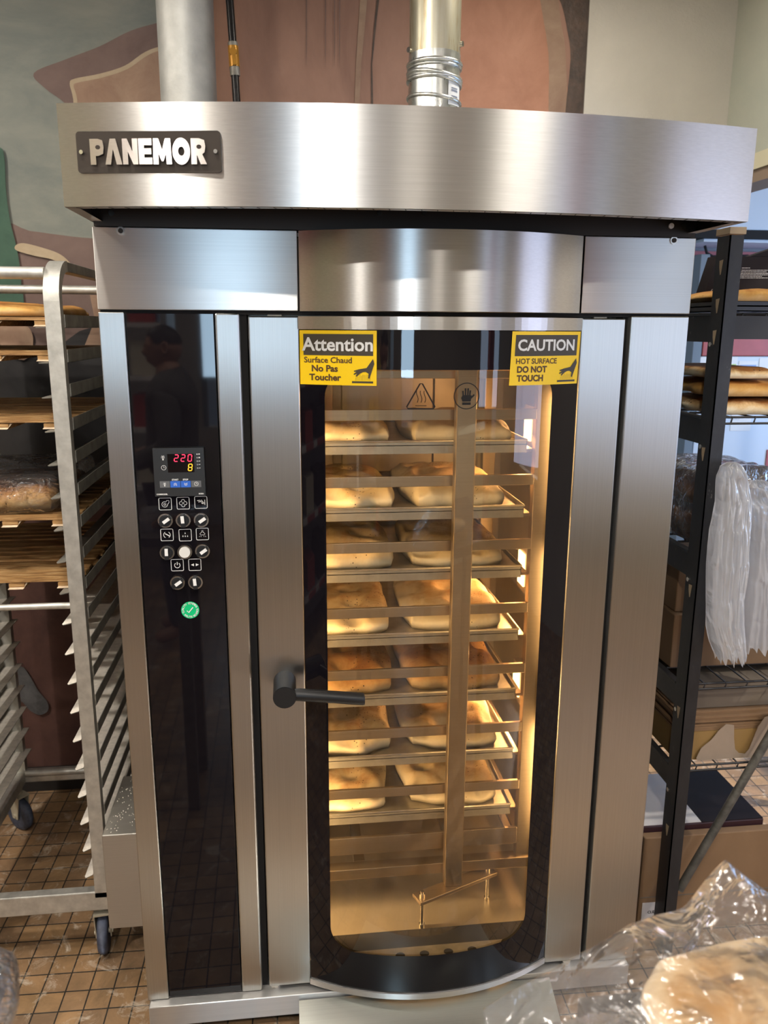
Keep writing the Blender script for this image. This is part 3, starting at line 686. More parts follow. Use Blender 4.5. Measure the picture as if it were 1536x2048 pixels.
    b.build('name_plate', [M['steel_dark_shade'], M['letter_steel'], M['chrome']], ho)

def door(t):
    d = bpy.data.objects.new('oven_door', None); COL.objects.link(d); d.parent = t; d.location = Vector((.08, 0, .95))-t.location
    b = MB(); b.box(-.341, DX0-.001, 0, .048, .100, 1.800); b.build('door_stile', M['steel_v'], d, bevel=.003)
    b = MB(); b.box(DX1+.002, .4995, 0, .048, .098, 1.800); b.build('door_stile', M['steel_v'], d, bevel=.003)
    A = [DX0+(DX1-DX0)*i/40 for i in range(41)]
    def rail(z0, z1, m):
        b = MB(); n = 41
        ring = []
        for x in A: ring += [(*door_arc(x, .004), z0), (*door_arc(x, .004), z1), (*door_arc(x, -.02), z1), (*door_arc(x, -.02), z0)]
        b.add(ring, [(4*i+k, 4*i+4+k, 4*i+4+(k+1) % 4, 4*i+(k+1) % 4) for i in range(40) for k in range(4)], 0)
        b.add(ring[:4], [(0, 1, 2, 3)]); b.add(ring[-4:], [(3, 2, 1, 0)]); b.build('door_rail', m, d)
    rail(1.773, 1.800, M['steel_h']); rail(.1005, .117, M['steel_y'])
    # black border printed round the bowed pane, top blacked for the dark chamber; clear pane behind
    win = rr(-.181, .326, .228, 1.690, .062, 10); n = len(win); K = 8
    ox0, ox1, oz0, oz1 = DX0+.0005, DX1-.0005, .117, 1.773; cx, cz = (win[0][0]+.07), .95
    def outer(p):
        x, z = p[:2]; ccx, ccz = .0725, .96; dx, dz = x-ccx, z-ccz
        k = min(((ox1 if dx > 0 else ox0)-ccx)/dx if abs(dx) > 1e-9 else 1e9, ((oz1 if dz > 0 else oz0)-ccz)/dz if abs(dz) > 1e-9 else 1e9)
        return (ccx+dx*k, ccz+dz*k)
    # add outline samples so straight runs follow the bow, and corners reach the outer corners
    dense = []
    for i in range(n):
        p, q = Vector(win[i]), Vector(win[(i+1) % n]); m = max(1, int((q-p).length/.03))
        dense += [tuple(p.lerp(q, k/m)) for k in range(m)]
    for c in ((ox0, oz0), (ox1, oz0), (ox1, oz1), (ox0, oz1)):
        j = min(range(len(dense)), key=lambda i: (Vector(outer(dense[i]))-Vector(c)).length); dense[j] = (*dense[j], c)
    rows = []
    for p in dense:
        o = p[2] if len(p) == 3 else outer(p); rows.append([Vector(p[:2]).lerp(Vector(o), k/K) for k in range(K+1)])
    b = MB(); m = len(rows)
    b.add([(*door_arc(q.x), q.y) for r in rows for q in r], [(i*(K+1)+k, i*(K+1)+k+1, ((i+1) % m)*(K+1)+k+1, ((i+1) % m)*(K+1)+k) for i in range(m) for k in range(K)], 0, True)
    b.build('glass_border', M['black_gloss'], d)
    b = MB(); b.grid(lambda u, v: (*door_arc(ox0+(ox1-ox0)*u, -.003), oz0+(oz1-oz0)*v), 40, 12, 0); b.build('bowed_pane', M['glass'], d)
    # lever handle
    hx, hz = -.2835, .945
    c0 = at(569, 1340, y=0); tip = at(560, 1390, y=-.088)
    b = MB(); b.cyl((c0.x, 0, hz+.012), (c0.x, -.088, hz+.012), .0265, 32); b.cyl((c0.x, -.088, hz+.012), (c0.x, -.0895, hz+.012), .0245, 32)
    e = at(729, 1398, y=-.072); b.tube([(c0.x+.015, -.072, hz+.010), (c0.x+.035, -.072, hz+.010), (e.x-.003, -.072, e.z), (e.x, -.072, e.z)], [.0135, .0145, .0145, .0128], 24)
    b.build('lever_handle', M['black_matte'], d, bevel=.0012)
    # warning stickers
    def hand(b, X, Z, Y, k):
        pts = [(.955, .05), (1.0, .24), (.86, .72), (.84, .80), (.78, .80), (.80, .62), (.70, .55), (.60, .56), (.50, .62), (.42, .70), (.38, .735), (.345, .72), (.40, .62), (.30, .67), (.27, .64), (.38, .55), (.30, .55), (.285, .515), (.45, .455), (.73, .40)]
        b.poly([Y(X(u), Z(v)) for u, v in pts], k)
        b.poly([Y(X(u), Z(v)) for u, v in ((.22, .915), (.96, .915), (.96, .99), (.22, .99))], k)
        for i in range(11):
            u = .34+i*.05; h = .12+.14*abs(math.sin(i*1.7)); w = .007
            b.poly([Y(X(q), Z(v)) for q, v in ((u, .89), (u+w, .89), (u+w*2, .89-h), (u+w, .89-h))], k)
    def sticker(u0, u1, rows, head, headsize, sxh, skew=0.0):
        b = MB(); za, zb = 1.771, 1.656
        def onarc(x, z, o=.0018): return (*door_arc(x, o), z)
        def xat(u):   # door surface point under that pixel column
            lo, hi = DX0, DX1
            for _ in range(40):
                mid = (lo+hi)/2; p = Vector((*door_arc(mid), 1.715)); q = p-CAM; uu = 768+FPX*q.dot(AX_R)/q.dot(AX_F)
                if uu < u: lo = mid
                else: hi = mid
            return (lo+hi)/2
        xa, xb = max(xat(u0), DX0+.001), min(xat(u1), DX1-.0005); w = xb-xa; h = za-zb
        sk = lambda v: skew*(v-0)
        F = lambda o: (lambda u, v: onarc(xa+w*u-sk(v)*w, za-h*v, o))
        def panel(a0, a1, v0, v1, k, o): b.grid(lambda u, v: F(o)(a0+(a1-a0)*u, v1+(v0-v1)*v), 12, 1, k, False)
        panel(0, 1, 0, 1, 0, .0012); panel(.05, .955, .065, .455, 1, .0016)
        def words(body, size, u, v, k, bold, sx, align='CENTER'):
            tx = text(body, size, align, bold, sx)
            b.add([onarc(xa+w*u+p.x-sk(v)*w, za-h*v+p.z, .0020) for p in tx.v], tx.f, k)
        words(head, headsize, .50, .265, 2, .0009, sxh)
        for body, size, u, v, bold, sx in rows: words(body, size, u, v, 3, bold, sx)
        hu = lambda u: .60+.37*u
        hand(b, lambda u: hu(u), lambda v: .485+.475*v, lambda u, v: F(.0020)(u, v), 1)
        b.build('warning_sticker', [M['yellow'], M['sticker_dark'], M['white'], M['sticker_brown']], d)
    sticker(598.5, 753.5, [('Surface Chaud', .0172, .37, .545, .0003, 1.0), ('No Pas', .0190, .325, .70, .0006, 1.0), ('Toucher', .0190, .33, .865, .0006, 1.0)], 'Attention', .0385, .98)
    sticker(1022.5, 1160, [('HOT SURFACE', .0160, .36, .555, .0003, .98), ('DO NOT', .0186, .30, .71, .0007, .98), ('TOUCH', .0186, .285, .875, .0007, .98)], 'CAUTION', .0330, .98, .02)
    # printed pictograms on the glass
    def pict(name, px, fn):
        b = MB(); u, v = px; lo, hi = DX0, DX1
        for _ in range(40):
            mid = (lo+hi)/2; q = Vector((*door_arc(mid), 1.635))-CAM
            if 768+FPX*q.dot(AX_R)/q.dot(AX_F) < u: lo = mid
            else: hi = mid
        xc = lo; yc = door_arc(xc)[1]; zc = at(u, v, y=yc).z
        fn(b); b.v = [Vector((*door_arc(xc+p.x, .0012), zc+p.z)) for p in b.v]; b.build(name, M['gap'], d)
    def hot(b):
        stroke(b, [(-.0275, -.026), (.0275, -.026), (.030, -.022), (.0025, .027), (-.0025, .027), (-.030, -.022)], .0030, 0, 0, True)
        for k in (-.008, 0, .008): stroke(b, [(k+.002*math.sin(i*.9), -.013+i*.0042) for i in range(7)], .0016, 0, 0)
        stroke(b, [(-.012, -.0195), (.012, -.0195)], .0014, 0, 0)
    def notouch(b):
        stroke(b, circ(0, 0, .0275, 36), .0020, 0, 0, True)
        b.poly([(x, 0, z) for x, z in ((-.009, -.012), (.009, -.012), (.012, 0), (.009, .002), (-.009, .002), (-.012, -.004))])
        b.poly([(x, 0, z) for x, z in ((-.0095, -.019), (.0095, -.019), (.0095, -.0135), (-.0095, -.0135))])
        for x0, x1, z1 in ((-.0075, -.0085, .011), (-.0025, -.003, .0165), (.0025, .003, .0165), (.0068, .0078, .012)): stroke(b, [(x0, 0), (x1, z1)], .0035, 0, 0)
        stroke(b, [(.010, -.004), (.017, .003)], .0035, 0, 0)
    pict('hot_surface_sign', (842, 793), hot); pict('no_touch_sign', (933, 792), notouch)
    for x in (-.30, .02, .43):
        b = MB(); b.box(x, x+.03, .012, .03, 1.800, 1.804); b.build('door_pad', M['alu_dark'], d)

def chamber(t):
    c = MB(); x0, x1, y0, y1, z0, z1 = -.335, .49, .105, .985, .148, 1.72
    c.grid(lambda u, v: (x0+(x1-x0)*u, y0+(y1-y0)*v, z0), 2, 2, 0, False)
    c.grid(lambda u, v: (x0+(x1-x0)*u, y1, z0+(z1-z0)*v), 2, 2, 0, False)
    c.grid(lambda u, v: (x0, y0+(y1-y0)*u, z0+(z1-z0)*v), 2, 2, 0, False); c.grid(lambda u, v: (x1, y0+(y1-y0)*u, z0+(z1-z0)*v), 2, 2, 0, False)
    c.grid(lambda u, v: (x0+(x1-x0)*u, y0+(y1-y0)*v, z1), 2, 2, 0, False)
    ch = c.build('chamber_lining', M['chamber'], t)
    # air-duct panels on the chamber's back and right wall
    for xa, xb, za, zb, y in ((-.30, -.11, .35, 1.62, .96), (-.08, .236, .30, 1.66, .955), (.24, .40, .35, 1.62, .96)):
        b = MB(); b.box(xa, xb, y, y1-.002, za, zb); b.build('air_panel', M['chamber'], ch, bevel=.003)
    for xa in (-.105,):
        b = MB(); b.box(xa-.004, xa+.016, .975, .984, .35, 1.3); b.build('air_slot', M['gap'], ch)
    # door jamb flange with screws on the right
    b = MB(); b.box(.372, .40, .055, .068, .16, 1.70); j = b.build('jamb_flange', M['chamber'], t, bevel=.002)
    b = MB(); b.box(.40, .503, .050, .10, .147, 1.73); b.build('jamb', M['steel_dark_shade'], t)
    b = MB(); b.box(-.345, -.22, .050, .10, .147, 1.73); b.build('jamb', M['steel_dark_shade'], t)
    b = MB(); b.box(-.345, .503, .050, .10, 1.70, 1.80); b.build('jamb', M['steel_dark_shade'], t)
    for v in (819, 885, 945, 1013, 1065, 1180, 1285, 1400, 1507, 1610):
        p = at(1080-(v-819)*.037, v, y=.052); b = MB(); b.cyl((.388, .050, p.z), (.388, .056, p.z), .0045, 10); b.build('jamb_screw', M['chrome'], j)
    # lamp columns by the right wall
    for z0_, z1_ in ((1.46, 1.54), (1.02, 1.12), (.66, .74)):
        b = MB(); b.box(.432, .488, .44, .52, z0_-.02, z1_+.02, 0); b.box(.428, .432, .45, .51, z0_, z1_, 1); b.build('oven_lamp', [M['chamber'], M['lamp_glow']], t)
        area('oven_lamp_and_fill', (.415, .48, (z0_+z1_)/2), (.0, .40, (z0_+z1_)/2-.05), .07, .16, 1.9, (1, .50, .18))
        for xx, tx in ((.455, .05), (-.30, .1)):  # added front fill on the bread, no lamp fixture at these jambs
            zf = (z0_+z1_)/2-.06-(.16 if z0_ < .8 else 0); pw = 1.0 if z0_ > .8 else 1.9
            area('oven_lamp_and_fill', (xx, .118, zf), (tx, .28, zf-.04), .04, .34, (.6 if xx > 0 else 3.2)*pw, (1, .63, .27))
    # perforated sill below the door
    b = MB(); b.box(DX0+.003, DX1-.002, .0, .105, .120, .1475, 0); b.build('sill', M['gap'], t)
    b = MB(); b.add([(-.16, .040, .1495), (.29, .040, .1495), (.24, -.035, .1485), (-.10, -.035, .1485)], [(0, 1, 2, 3)], 0)
    for i in range(5): x = -.06+i*.065; b.poly([(x+.013*math.cos(k*PI/6), .012+.011*math.sin(k*PI/6), .1502) for k in range(12)], 1)
    b.build('sill_vent', [M['alu_dark'], M['gap']], t)
OVEN = oven()

# ------------------------------------------------------------------ bread
def bread_mesh(name, m, w, d, h, seed, kind='loaf', n=34, kc=.24):
    """soft-cornered flat loaf standing on z=0, centred on x,y"""
    b = MB(); off = Vector((seed*7.31, seed*3.7, seed*1.9))
    def sq(u, v):
        k = kc
        return u*math.sqrt(1-k*v*v), v*math.sqrt(1-k*u*u)
    def pt(i, j, top):
        u = math.sin((i/n*2-1)*PI/2*.999); v = math.sin((j/n*2-1)*PI/2*.999)
        x, y = sq(u, v); e = max(abs(u), abs(v))
        X, Y = x*w/2, y*d/2
        X += .012*w*noise.noise(Vector((x*2, y*2, 3))+off)*3; Y += .012*d*noise.noise(Vector((x*2, y*2, 9))+off)*3
        if not top: return (X*(.93+.07*e if e < .97 else 1)*.97, Y*.97, 0)
        dome = (1-e**5)**.5
        z = h*(.36+.64*dome) if e < .999 else h*.30
        if kind == 'loaf':
            z *= 1+.16*noise.noise(Vector((X*12, Y*12, 0))+off)+.10*noise.noise(Vector((X*34, Y*34, 5))+off)
            dim = math.sin(x*PI*1.9+seed)*math.sin(y*PI*3.6+seed*2); z -= h*.42*max(0, dim)*dome
        elif kind == 'pide':
            z *= 1+.15*noise.noise(Vector((X*10, Y*10, 0))+off); z *= 1+.10*noise.noise(Vector((X*34, Y*34, 5))+off); z -= h*.55*dome*max(0, math.cos(x*PI*2.1+seed*.7))**.7*max(0, math.sin(y*PI*4.2+seed))**.6
        elif kind == 'flat':
            z *= 1+.28*noise.noise(Vector((X*8, Y*8, 0))+off)
        return (X, Y, z)
    for top in (1, 0):
        b.grid(lambda u, v: pt(round(u*n), round(v*n), top), n, n, 0, True, flip=not top)
    rim = [(i, 0) for i in range(n)]+[(n, j) for j in range(n)]+[(n-i, n) for i in range(n)]+[(0, n-j) for j in range(n)]
    R = len(rim); b.add([pt(i, j, 1) for i, j in rim]+[pt(i, j, 0) for i, j in rim], [(k, R+k, R+(k+1) % R, (k+1) % R) for k in range(R)], 0, True)
    me = bpy.data.meshes.new(name); me.from_pydata([tuple(v) for v in b.v], [], b.f); me.polygons.foreach_set('use_smooth', b.s)
    bm = bmesh.new(); bm.from_mesh(me); bmesh.ops.remove_doubles(bm, verts=bm.verts, dist=.0004); bmesh.ops.recalc_face_normals(bm, faces=bm.faces); bm.to_mesh(me); bm.free()
    me.materials.append(m); return me
def lay(me, name, loc, label, cat='bread', group=None, rz=0, rx=0, ry=0, sc=(1, 1, 1)):
    o = bpy.data.objects.new(name, me); COL.objects.link(o); o.location = loc; o.rotation_euler = (rx, ry, rz); o.scale = sc
    return tag(o, label, cat, group)

# ------------------------------------------------------------------ trolley in the oven, pans and loaves
RY = .20; TRAY_Z = [1.486, 1.314, 1.150, .971, .797, .616, .440]; BAR_Z = [1.566, 1.397, 1.225, 1.048, .874, .699, .520]
def oven_rack():
    t = thing('oven_trolley', (.04, .45, .16), 'stainless tray trolley standing inside the oven behind the bowed glass', 'trolley')
    m = M['steel_rack']
    for x0, y0 in ((.366, RY-.005), (-.325, RY-.005), (.366, .75), (-.325, .75)):
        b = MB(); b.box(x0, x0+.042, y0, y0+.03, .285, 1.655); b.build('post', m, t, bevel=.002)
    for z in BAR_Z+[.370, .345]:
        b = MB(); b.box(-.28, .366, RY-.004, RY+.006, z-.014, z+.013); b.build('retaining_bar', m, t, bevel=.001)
    for z in TRAY_Z+[.345]:
        for x0 in (-.300, .350):
            b = MB(); b.box(x0, x0+.022, RY+.03, .75, z-.022, z-.014); b.build('runner', m, t)
    b = MB()
    for y in (RY-.010, .745): b.box(-.325, .425, y, y+.035, .255, .287)
    for x in (-.325, .395): b.box(x, x+.03, RY+.025, .745, .257, .287)
    for x in (-.1, .18): b.box(x, x+.03, RY+.025, .745, .262, .287)
    b.build('bottom_frame', m, t, bevel=.0015)
    b = MB()
    for y in (RY-.005, .75): b.box(-.325, .408, y, y+.03, 1.655, 1.675)
    for x in (-.325, .378): b.box(x, x+.03, RY+.025, .75, 1.655, 1.675)
    b.build('top_frame', m, t, bevel=.0015)
    # rotating upright before the trolley with its slanted foot plate
    b = MB(); b.box(.147, .197, .140, .172, .247, 1.69); b.build('upright', m, t, bevel=.003)
    p, q = Vector((.062, .105, .242)), Vector((.302, .205, .242))
    b = MB(); b.bar(p, q, .045, .010); f = b.build('foot_plate', m, t, bevel=.0015)
    for k in (.07, .93):
        c = p.lerp(q, k); b = MB(); b.cyl((c.x, c.y, .1485), (c.x, c.y, .238), .0055, 12); b.cyl((c.x, c.y, .1485), (c.x, c.y, .160), .008, 12); b.cyl((c.x, c.y, .247), (c.x, c.y, .256), .0085, 6); b.cyl((c.x, c.y, .256), (c.x, c.y, .263), .005, 10)
        b.build('foot_bolt', M['chrome'], f)
oven_rack()
ORD = ['top', 'second', 'third', 'fourth', 'fifth', 'sixth', 'lowest']
def oven_pans():
    x0, x1, y0, y1 = -.277, .347, RY+.008, .735
    b = MB(); b.box(x0, x1, y0, y1, 0, .002)
    for a in ((x0, x1, y0, y0+.0015), (x0, x1, y1-.0015, y1), (x0, x0+.0015, y0, y1), (x1-.0015, x1, y0, y1)): b.box(*a, -.020 if a[3]-a[2] < .01 and a[2] < .4 else -.013, .012)
    b.tube([(x0, y0, .012), (x1, y0, .012), (x1, y1, .012), (x0, y1, .012), (x0, y0, .012)], .003, 8)
    first = None
    kinds = [('loaf', 'bread_oven'), ('loaf', 'bread_oven'), ('pide', 'bread_oven'), ('pide', 'bread_oven'), ('pide', 'bread_brown'), ('loaf', 'bread_oven'), ('loaf', 'bread_oven')]
    desc = ['pale loaf under glare', 'browned-top loaf', 'speckled pale loaf', 'dimpled loaf', 'deeply dimpled brown loaf', 'smooth-sided loaf', 'short rounded loaf']
    for i, z in enumerate(TRAY_Z):
        lab = f'steel baking pan holding two loaves, {ORD[i]} level of the oven trolley'
        if first is None: first = b.build('baking_pan', M['pan'], None, origin=(0, 0, 0)); o = first
        else: o = first.copy(); COL.objects.link(o)
        o.location = (0, 0, z); tag(o, lab, 'baking pan', 'baking pans in the oven')
        k, mt = kinds[i]
        for s in (0, 1):
            w, dd, h = .272+.009*((i*3+s) % 3), .485, .050+.005*((i+s) % 3)
            me = bread_mesh('loaf', M[mt], w, dd, h, i*2+s+1, k)
            cx = (-.118, .188)[s]+.003*((i*2+s) % 3-1)
            lay(me, 'loaf', (cx, y0+.017+dd/2, z+.0026), f'{desc[i]} at the {("left", "right")[s]} on the {ORD[i]} pan in the oven', 'bread', 'loaves baking in the oven', rz=.02*((i+s) % 3-1))
oven_pans()

# ------------------------------------------------------------------ flues and gas line behind the hood
def flues():
    y = .62; a, c = at(315, 100, y=y), at(432, 100, y=y); cx, r = (a.x+c.x)/2, (c.x-a.x)/2*.97
    t = thing('flue_pipe', (cx, y, 2.12), 'wide dull grey galvanised flue rising left of the gas pipe', 'flue')
    b = MB(); b.cyl((cx, y, 2.121), (cx, y, CEIL), r, 48); b.build('pipe', M['galv_grey'], t)
    b = MB(); b.cyl((cx, y, 2.121), (cx, y, 2.135), r+.012, 48); b.build('collar', M['galv_grey'], t)
    y = .55; a, c = at(816, 150, y=y), at(921, 150, y=y); cx, r = (a.x+c.x)/2, (c.x-a.x)/2*.97
    t = thing('flue_pipe', (cx, y, 2.12), 'shiny galvanised flue with crimped collars and rust-stained upper length', 'flue')
    zz = lambda v: at(868, v, y=y-r).z
    b = MB(); b.cyl((cx, y, 2.121), (cx, y, zz(95)), r, 48); b.build('pipe', M['duct'], t)
    for z, tilt, rr_ in ((zz(116), 0, .006), (zz(124), 0, .004), (zz(148), .0, .006), (zz(143), .16, .006), (zz(150), .16, .005), (zz(190), .12, .005)):
        b = MB(); b.tube([(cx+(r+.001)*math.cos(k*PI/24), y+(r+.001)*math.sin(k*PI/24), z-tilt*r*math.cos(k*PI/24)) for k in range(49)], rr_, 8, 0, False); b.build('crimp_ring', M['duct'], t)
    b = MB(); b.cyl((cx, y, zz(97)), (cx, y, CEIL), r*.985, 48); b.build('stained_length', M['duct_rust'], t)
    for sgn, v in ((-.98, 88), (.93, 74)):
        b = MB(); p = Vector((cx+r*sgn, y-r*math.sqrt(max(0, 1-sgn*sgn)), zz(v))); b.cyl(p, p+Vector((sgn*.006, -.004, 0)), .007, 10); b.build('flue_screw', M['chrome'], t)
    b = MB()
    def pt(u, v, off): 
        a_ = math.radians(-58+52*u); return (cx+(r+off)*math.sin(-a_+PI*0)*1 if False else cx+(r+off)*math.cos(math.radians(-68+40*u)), y+(r+off)*math.sin(math.radians(-68+40*u)), zz(206)+(zz(158)-zz(206))*v)
    b.grid(lambda u, v: pt(u, v, .0012), 8, 1, 0)
    for z0, z1 in ((.70, .74), (.58, .66), (.34, .40), (.28, .31)): b.grid(lambda u, v: pt(.2+.5*u, z0+(z1-z0)*v, .0018), 6, 1, 1)
    b.build('flue_label', [M['white'], M['print_grey']], t)
    y = 1.05; p0, p1 = at(455, -60, y=y), at(476, 230, y=y)
    t = thing('gas_pipe', (p1.x, y, p1.z), 'black iron gas pipe with a yellow shut-off valve before the terracotta wall', 'pipe')
    f = lambda v: p0.lerp(p1, (v+60)/290)
    bot = Vector((p1.x+.008, y, 2.122))
    b = MB(); b.tube([bot, f(128)], .0125, 16); b.tube([f(86), f(-300)], .0125, 16); b.build('pipe', M['pipe_black'], t)
    for va, vb in ((150, 132), (92, 82)): b = MB(); b.cyl(f(va), f(vb), .016, 8); b.build('fitting', M['alu_dark'], t)
    c = f(107); b = MB(); b.cyl(f(132), f(90), .0165, 16); b.tube([c+Vector((0, -.02, 0)), c+Vector((0, -.034, 0))], .011, 16); e = f(134)
    b.bar(c+Vector((0, -.030, .012)), e+Vector((.003, -.030, 0)), .016, .006, 0, (0, 1, 0)); b.build('shutoff_valve', M['brass'], t, bevel=.002)
flues()

# ------------------------------------------------------------------ aluminium bread rack on the left
FX, FY, RYB = -.815, .265, 1.0       # right front upright, front and back of the rack
LX = -1.272
SL = [1.774-.0831*i for i in range(20)]
def bread_rack():
    t = thing('bread_rack', ((FX+LX)/2, .63, 0), 'tall worn aluminium bread rack on casters left of the oven', 'rack')
    m = [M['alu'], M['alu_dark']]
    w = .036
    xr0, xr1 = at(90, 640, y=FY).x, at(122, 640, y=FY).x
    w = xr1-xr0
    def upright(x0, y, s):
        b = MB(); zb = .24; x1 = x0+w; d = .026
        b.box(x0, x1, y, y+d, .20, 1.835)
        return b
    # right front upright bends back-right into the top rail like a hoop
    for (x0, y) in ((xr0, FY), (LX, FY), (xr0, RYB-.026), (LX, RYB-.026)):
        b = upright(x0, y, 1)
        if y == FY:
            # bend over the top towards the rear
            RB = .085; zb = 1.920-RB; n = 14; vs = []
            for k in range(n+1):
                a = k/n*PI/2; cy, cz = y+.013+RB*(1-math.cos(a)), zb+RB*math.sin(a); ny, nz = -math.cos(a)*.013, math.sin(a)*.013
                vs += [(x0, cy+ny, cz+nz), (x0+w, cy+ny, cz+nz), (x0+w, cy-ny, cz-nz), (x0, cy-ny, cz-nz)]
            for q in range(4):
                b.add([vs[4*k+(q+j) % 4] for k in range(n+1) for j in (0, 1)], [(2*k, 2*k+1, 2*k+3, 2*k+2) for k in range(n)], 0, True)
            b.add(vs[-4:], [(0, 1, 2, 3)])
        b.build('upright', M['alu'], t)
    for x0 in (xr0, LX):
        b = MB(); b.box(x0+.002, x0+w-.002, FY+.098, RYB, 1.908, 1.932); b.build('top_rail', M['alu_dark'], t, bevel=.002)
    zt = at(60, 546, y=FY+.03).z
    b = MB(); b.cyl((LX+w, FY+.03, zt), (xr0, FY+.03, zt), .0145, 20); b.build('top_tube', M['alu'], t)
    zt = at(60, 579, y=RYB-.02).z
    b = MB(); b.cyl((LX+w, RYB-.02, zt), (xr0+.3*0+w*.2, RYB-.02, zt), .0135, 20); b.build('top_tube', M['alu'], t)
    zt = at(70, 1213, y=FY+.013).z
    b = MB(); b.cyl((LX+w, FY+.013, zt), (xr0, FY+.013, zt), .0085, 20); b.build('cross_tube', M['alu'], t)
    zt = at(120, 1543, y=RYB-.02).z
    b = MB(); b.cyl((LX+w, RYB-.02, zt), (xr0, RYB-.02, zt), .014, 20); b.build('cross_tube', M['alu'], t)
    # base frame
    for y in (FY, RYB-.03):
        b = MB(); b.box(LX, xr0+w, y, y+.03, .158, .218 if y == FY else .20); b.build('base_rail', M['alu'], t, bevel=.003)
    for x in (LX, xr0):
        b = MB(); b.box(x, x+w, FY+.03, RYB-.03, .16, .20); b.build('base_rail', M['alu'], t, bevel=.003)
    # angle runners: upright flange outside, flour-dusted ledge inside
    for s, xo in ((1, xr0+w), (-1, LX)):
        for i, z in enumerate(SL):
            if z < .21: continue
            b = MB(); xi = xo-s*.048; y0, y1 = FY-.018, RYB-.001
            b.box(min(xo, xo+s*.002), max(xo, xo+s*.002), FY+.029, y1, z, z+.030, 0)
            xin = xo-s*(w+.0006); tip = xin-s*.020; mt = 1 if (s < 0 or i > 8) else 0
            top = [(xo, FY+.029, z), (xin, FY+.029, z), (xin, FY-.004, z), (tip+s*.004, FY-.016, z), (tip, FY-.010, z), (tip, y1, z), (xo, y1, z)]
            b.add(top, [tuple(range(7))], mt); b.add([(x, y, zz-.002) for x, y, zz in top], [tuple(reversed(range(7)))], 0)
            b.add(top+[(x, y, zz-.002) for x, y, zz in top], [(k, k+7, (k+1) % 7+7, (k+1) % 7) for k in range(7)], 0)
            b.build('runner', [M['alu_dark'], M['flour']], t)
    # casters
    for cx, cy, ang in ((-.825, .30, .12), (LX+.02, .93, .9), (LX+.03, .30, .3), (-.83, .93, .4)):
        c = bpy.data.objects.new('caster', None); COL.objects.link(c); c.parent = t; c.location = Vector((cx, cy, .08))-t.location
        R = Matrix.Translation((cx, cy, .062)) @ Matrix.Rotation(ang, 4, 'Z')
        b = MB(); prof = [(.0, .013), (.045, .015), (.056, .014), (.0615, .008), (.062, 0)]
        ring = [(r, wd) for r, wd in prof]+[(r, -wd) for r, wd in reversed(prof)]
        n = 28; b.add([R @ Vector((wd, r*math.cos(2*PI*k/n), r*math.sin(2*PI*k/n))) for r, wd in ring for k in range(n)], [(i*n+k, i*n+(k+1) % n, (i+1)*n+(k+1) % n, (i+1)*n+k) for i in range(len(ring)-1) for k in range(n)], 0, True)
        b.build('wheel', M['rubber'], c)
        b = MB()
        for s in (-1, 1): b.prism([R @ Vector((s*.019, -.014, -.012)), R @ Vector((s*.019, .014, -.012)), R @ Vector((s*.019, .030, .072)), R @ Vector((s*.019, -.030, .072))], R.to_3x3() @ Vector((s*.003, 0, 0)))
        b.obox(R @ Matrix.Translation((0, 0, .075)), .045, .062, .006); b.cyl(R @ Vector((-.026, 0, 0)), R @ Vector((.026, 0, 0)), .008, 12); b.cyl(R @ Vector((0, 0, .078)), R @ Vector((0, 0, .096)), .014, 14)
        b.build('fork', M['caster_cream'], c)
    return xr0, w
XR0, WR = bread_rack()

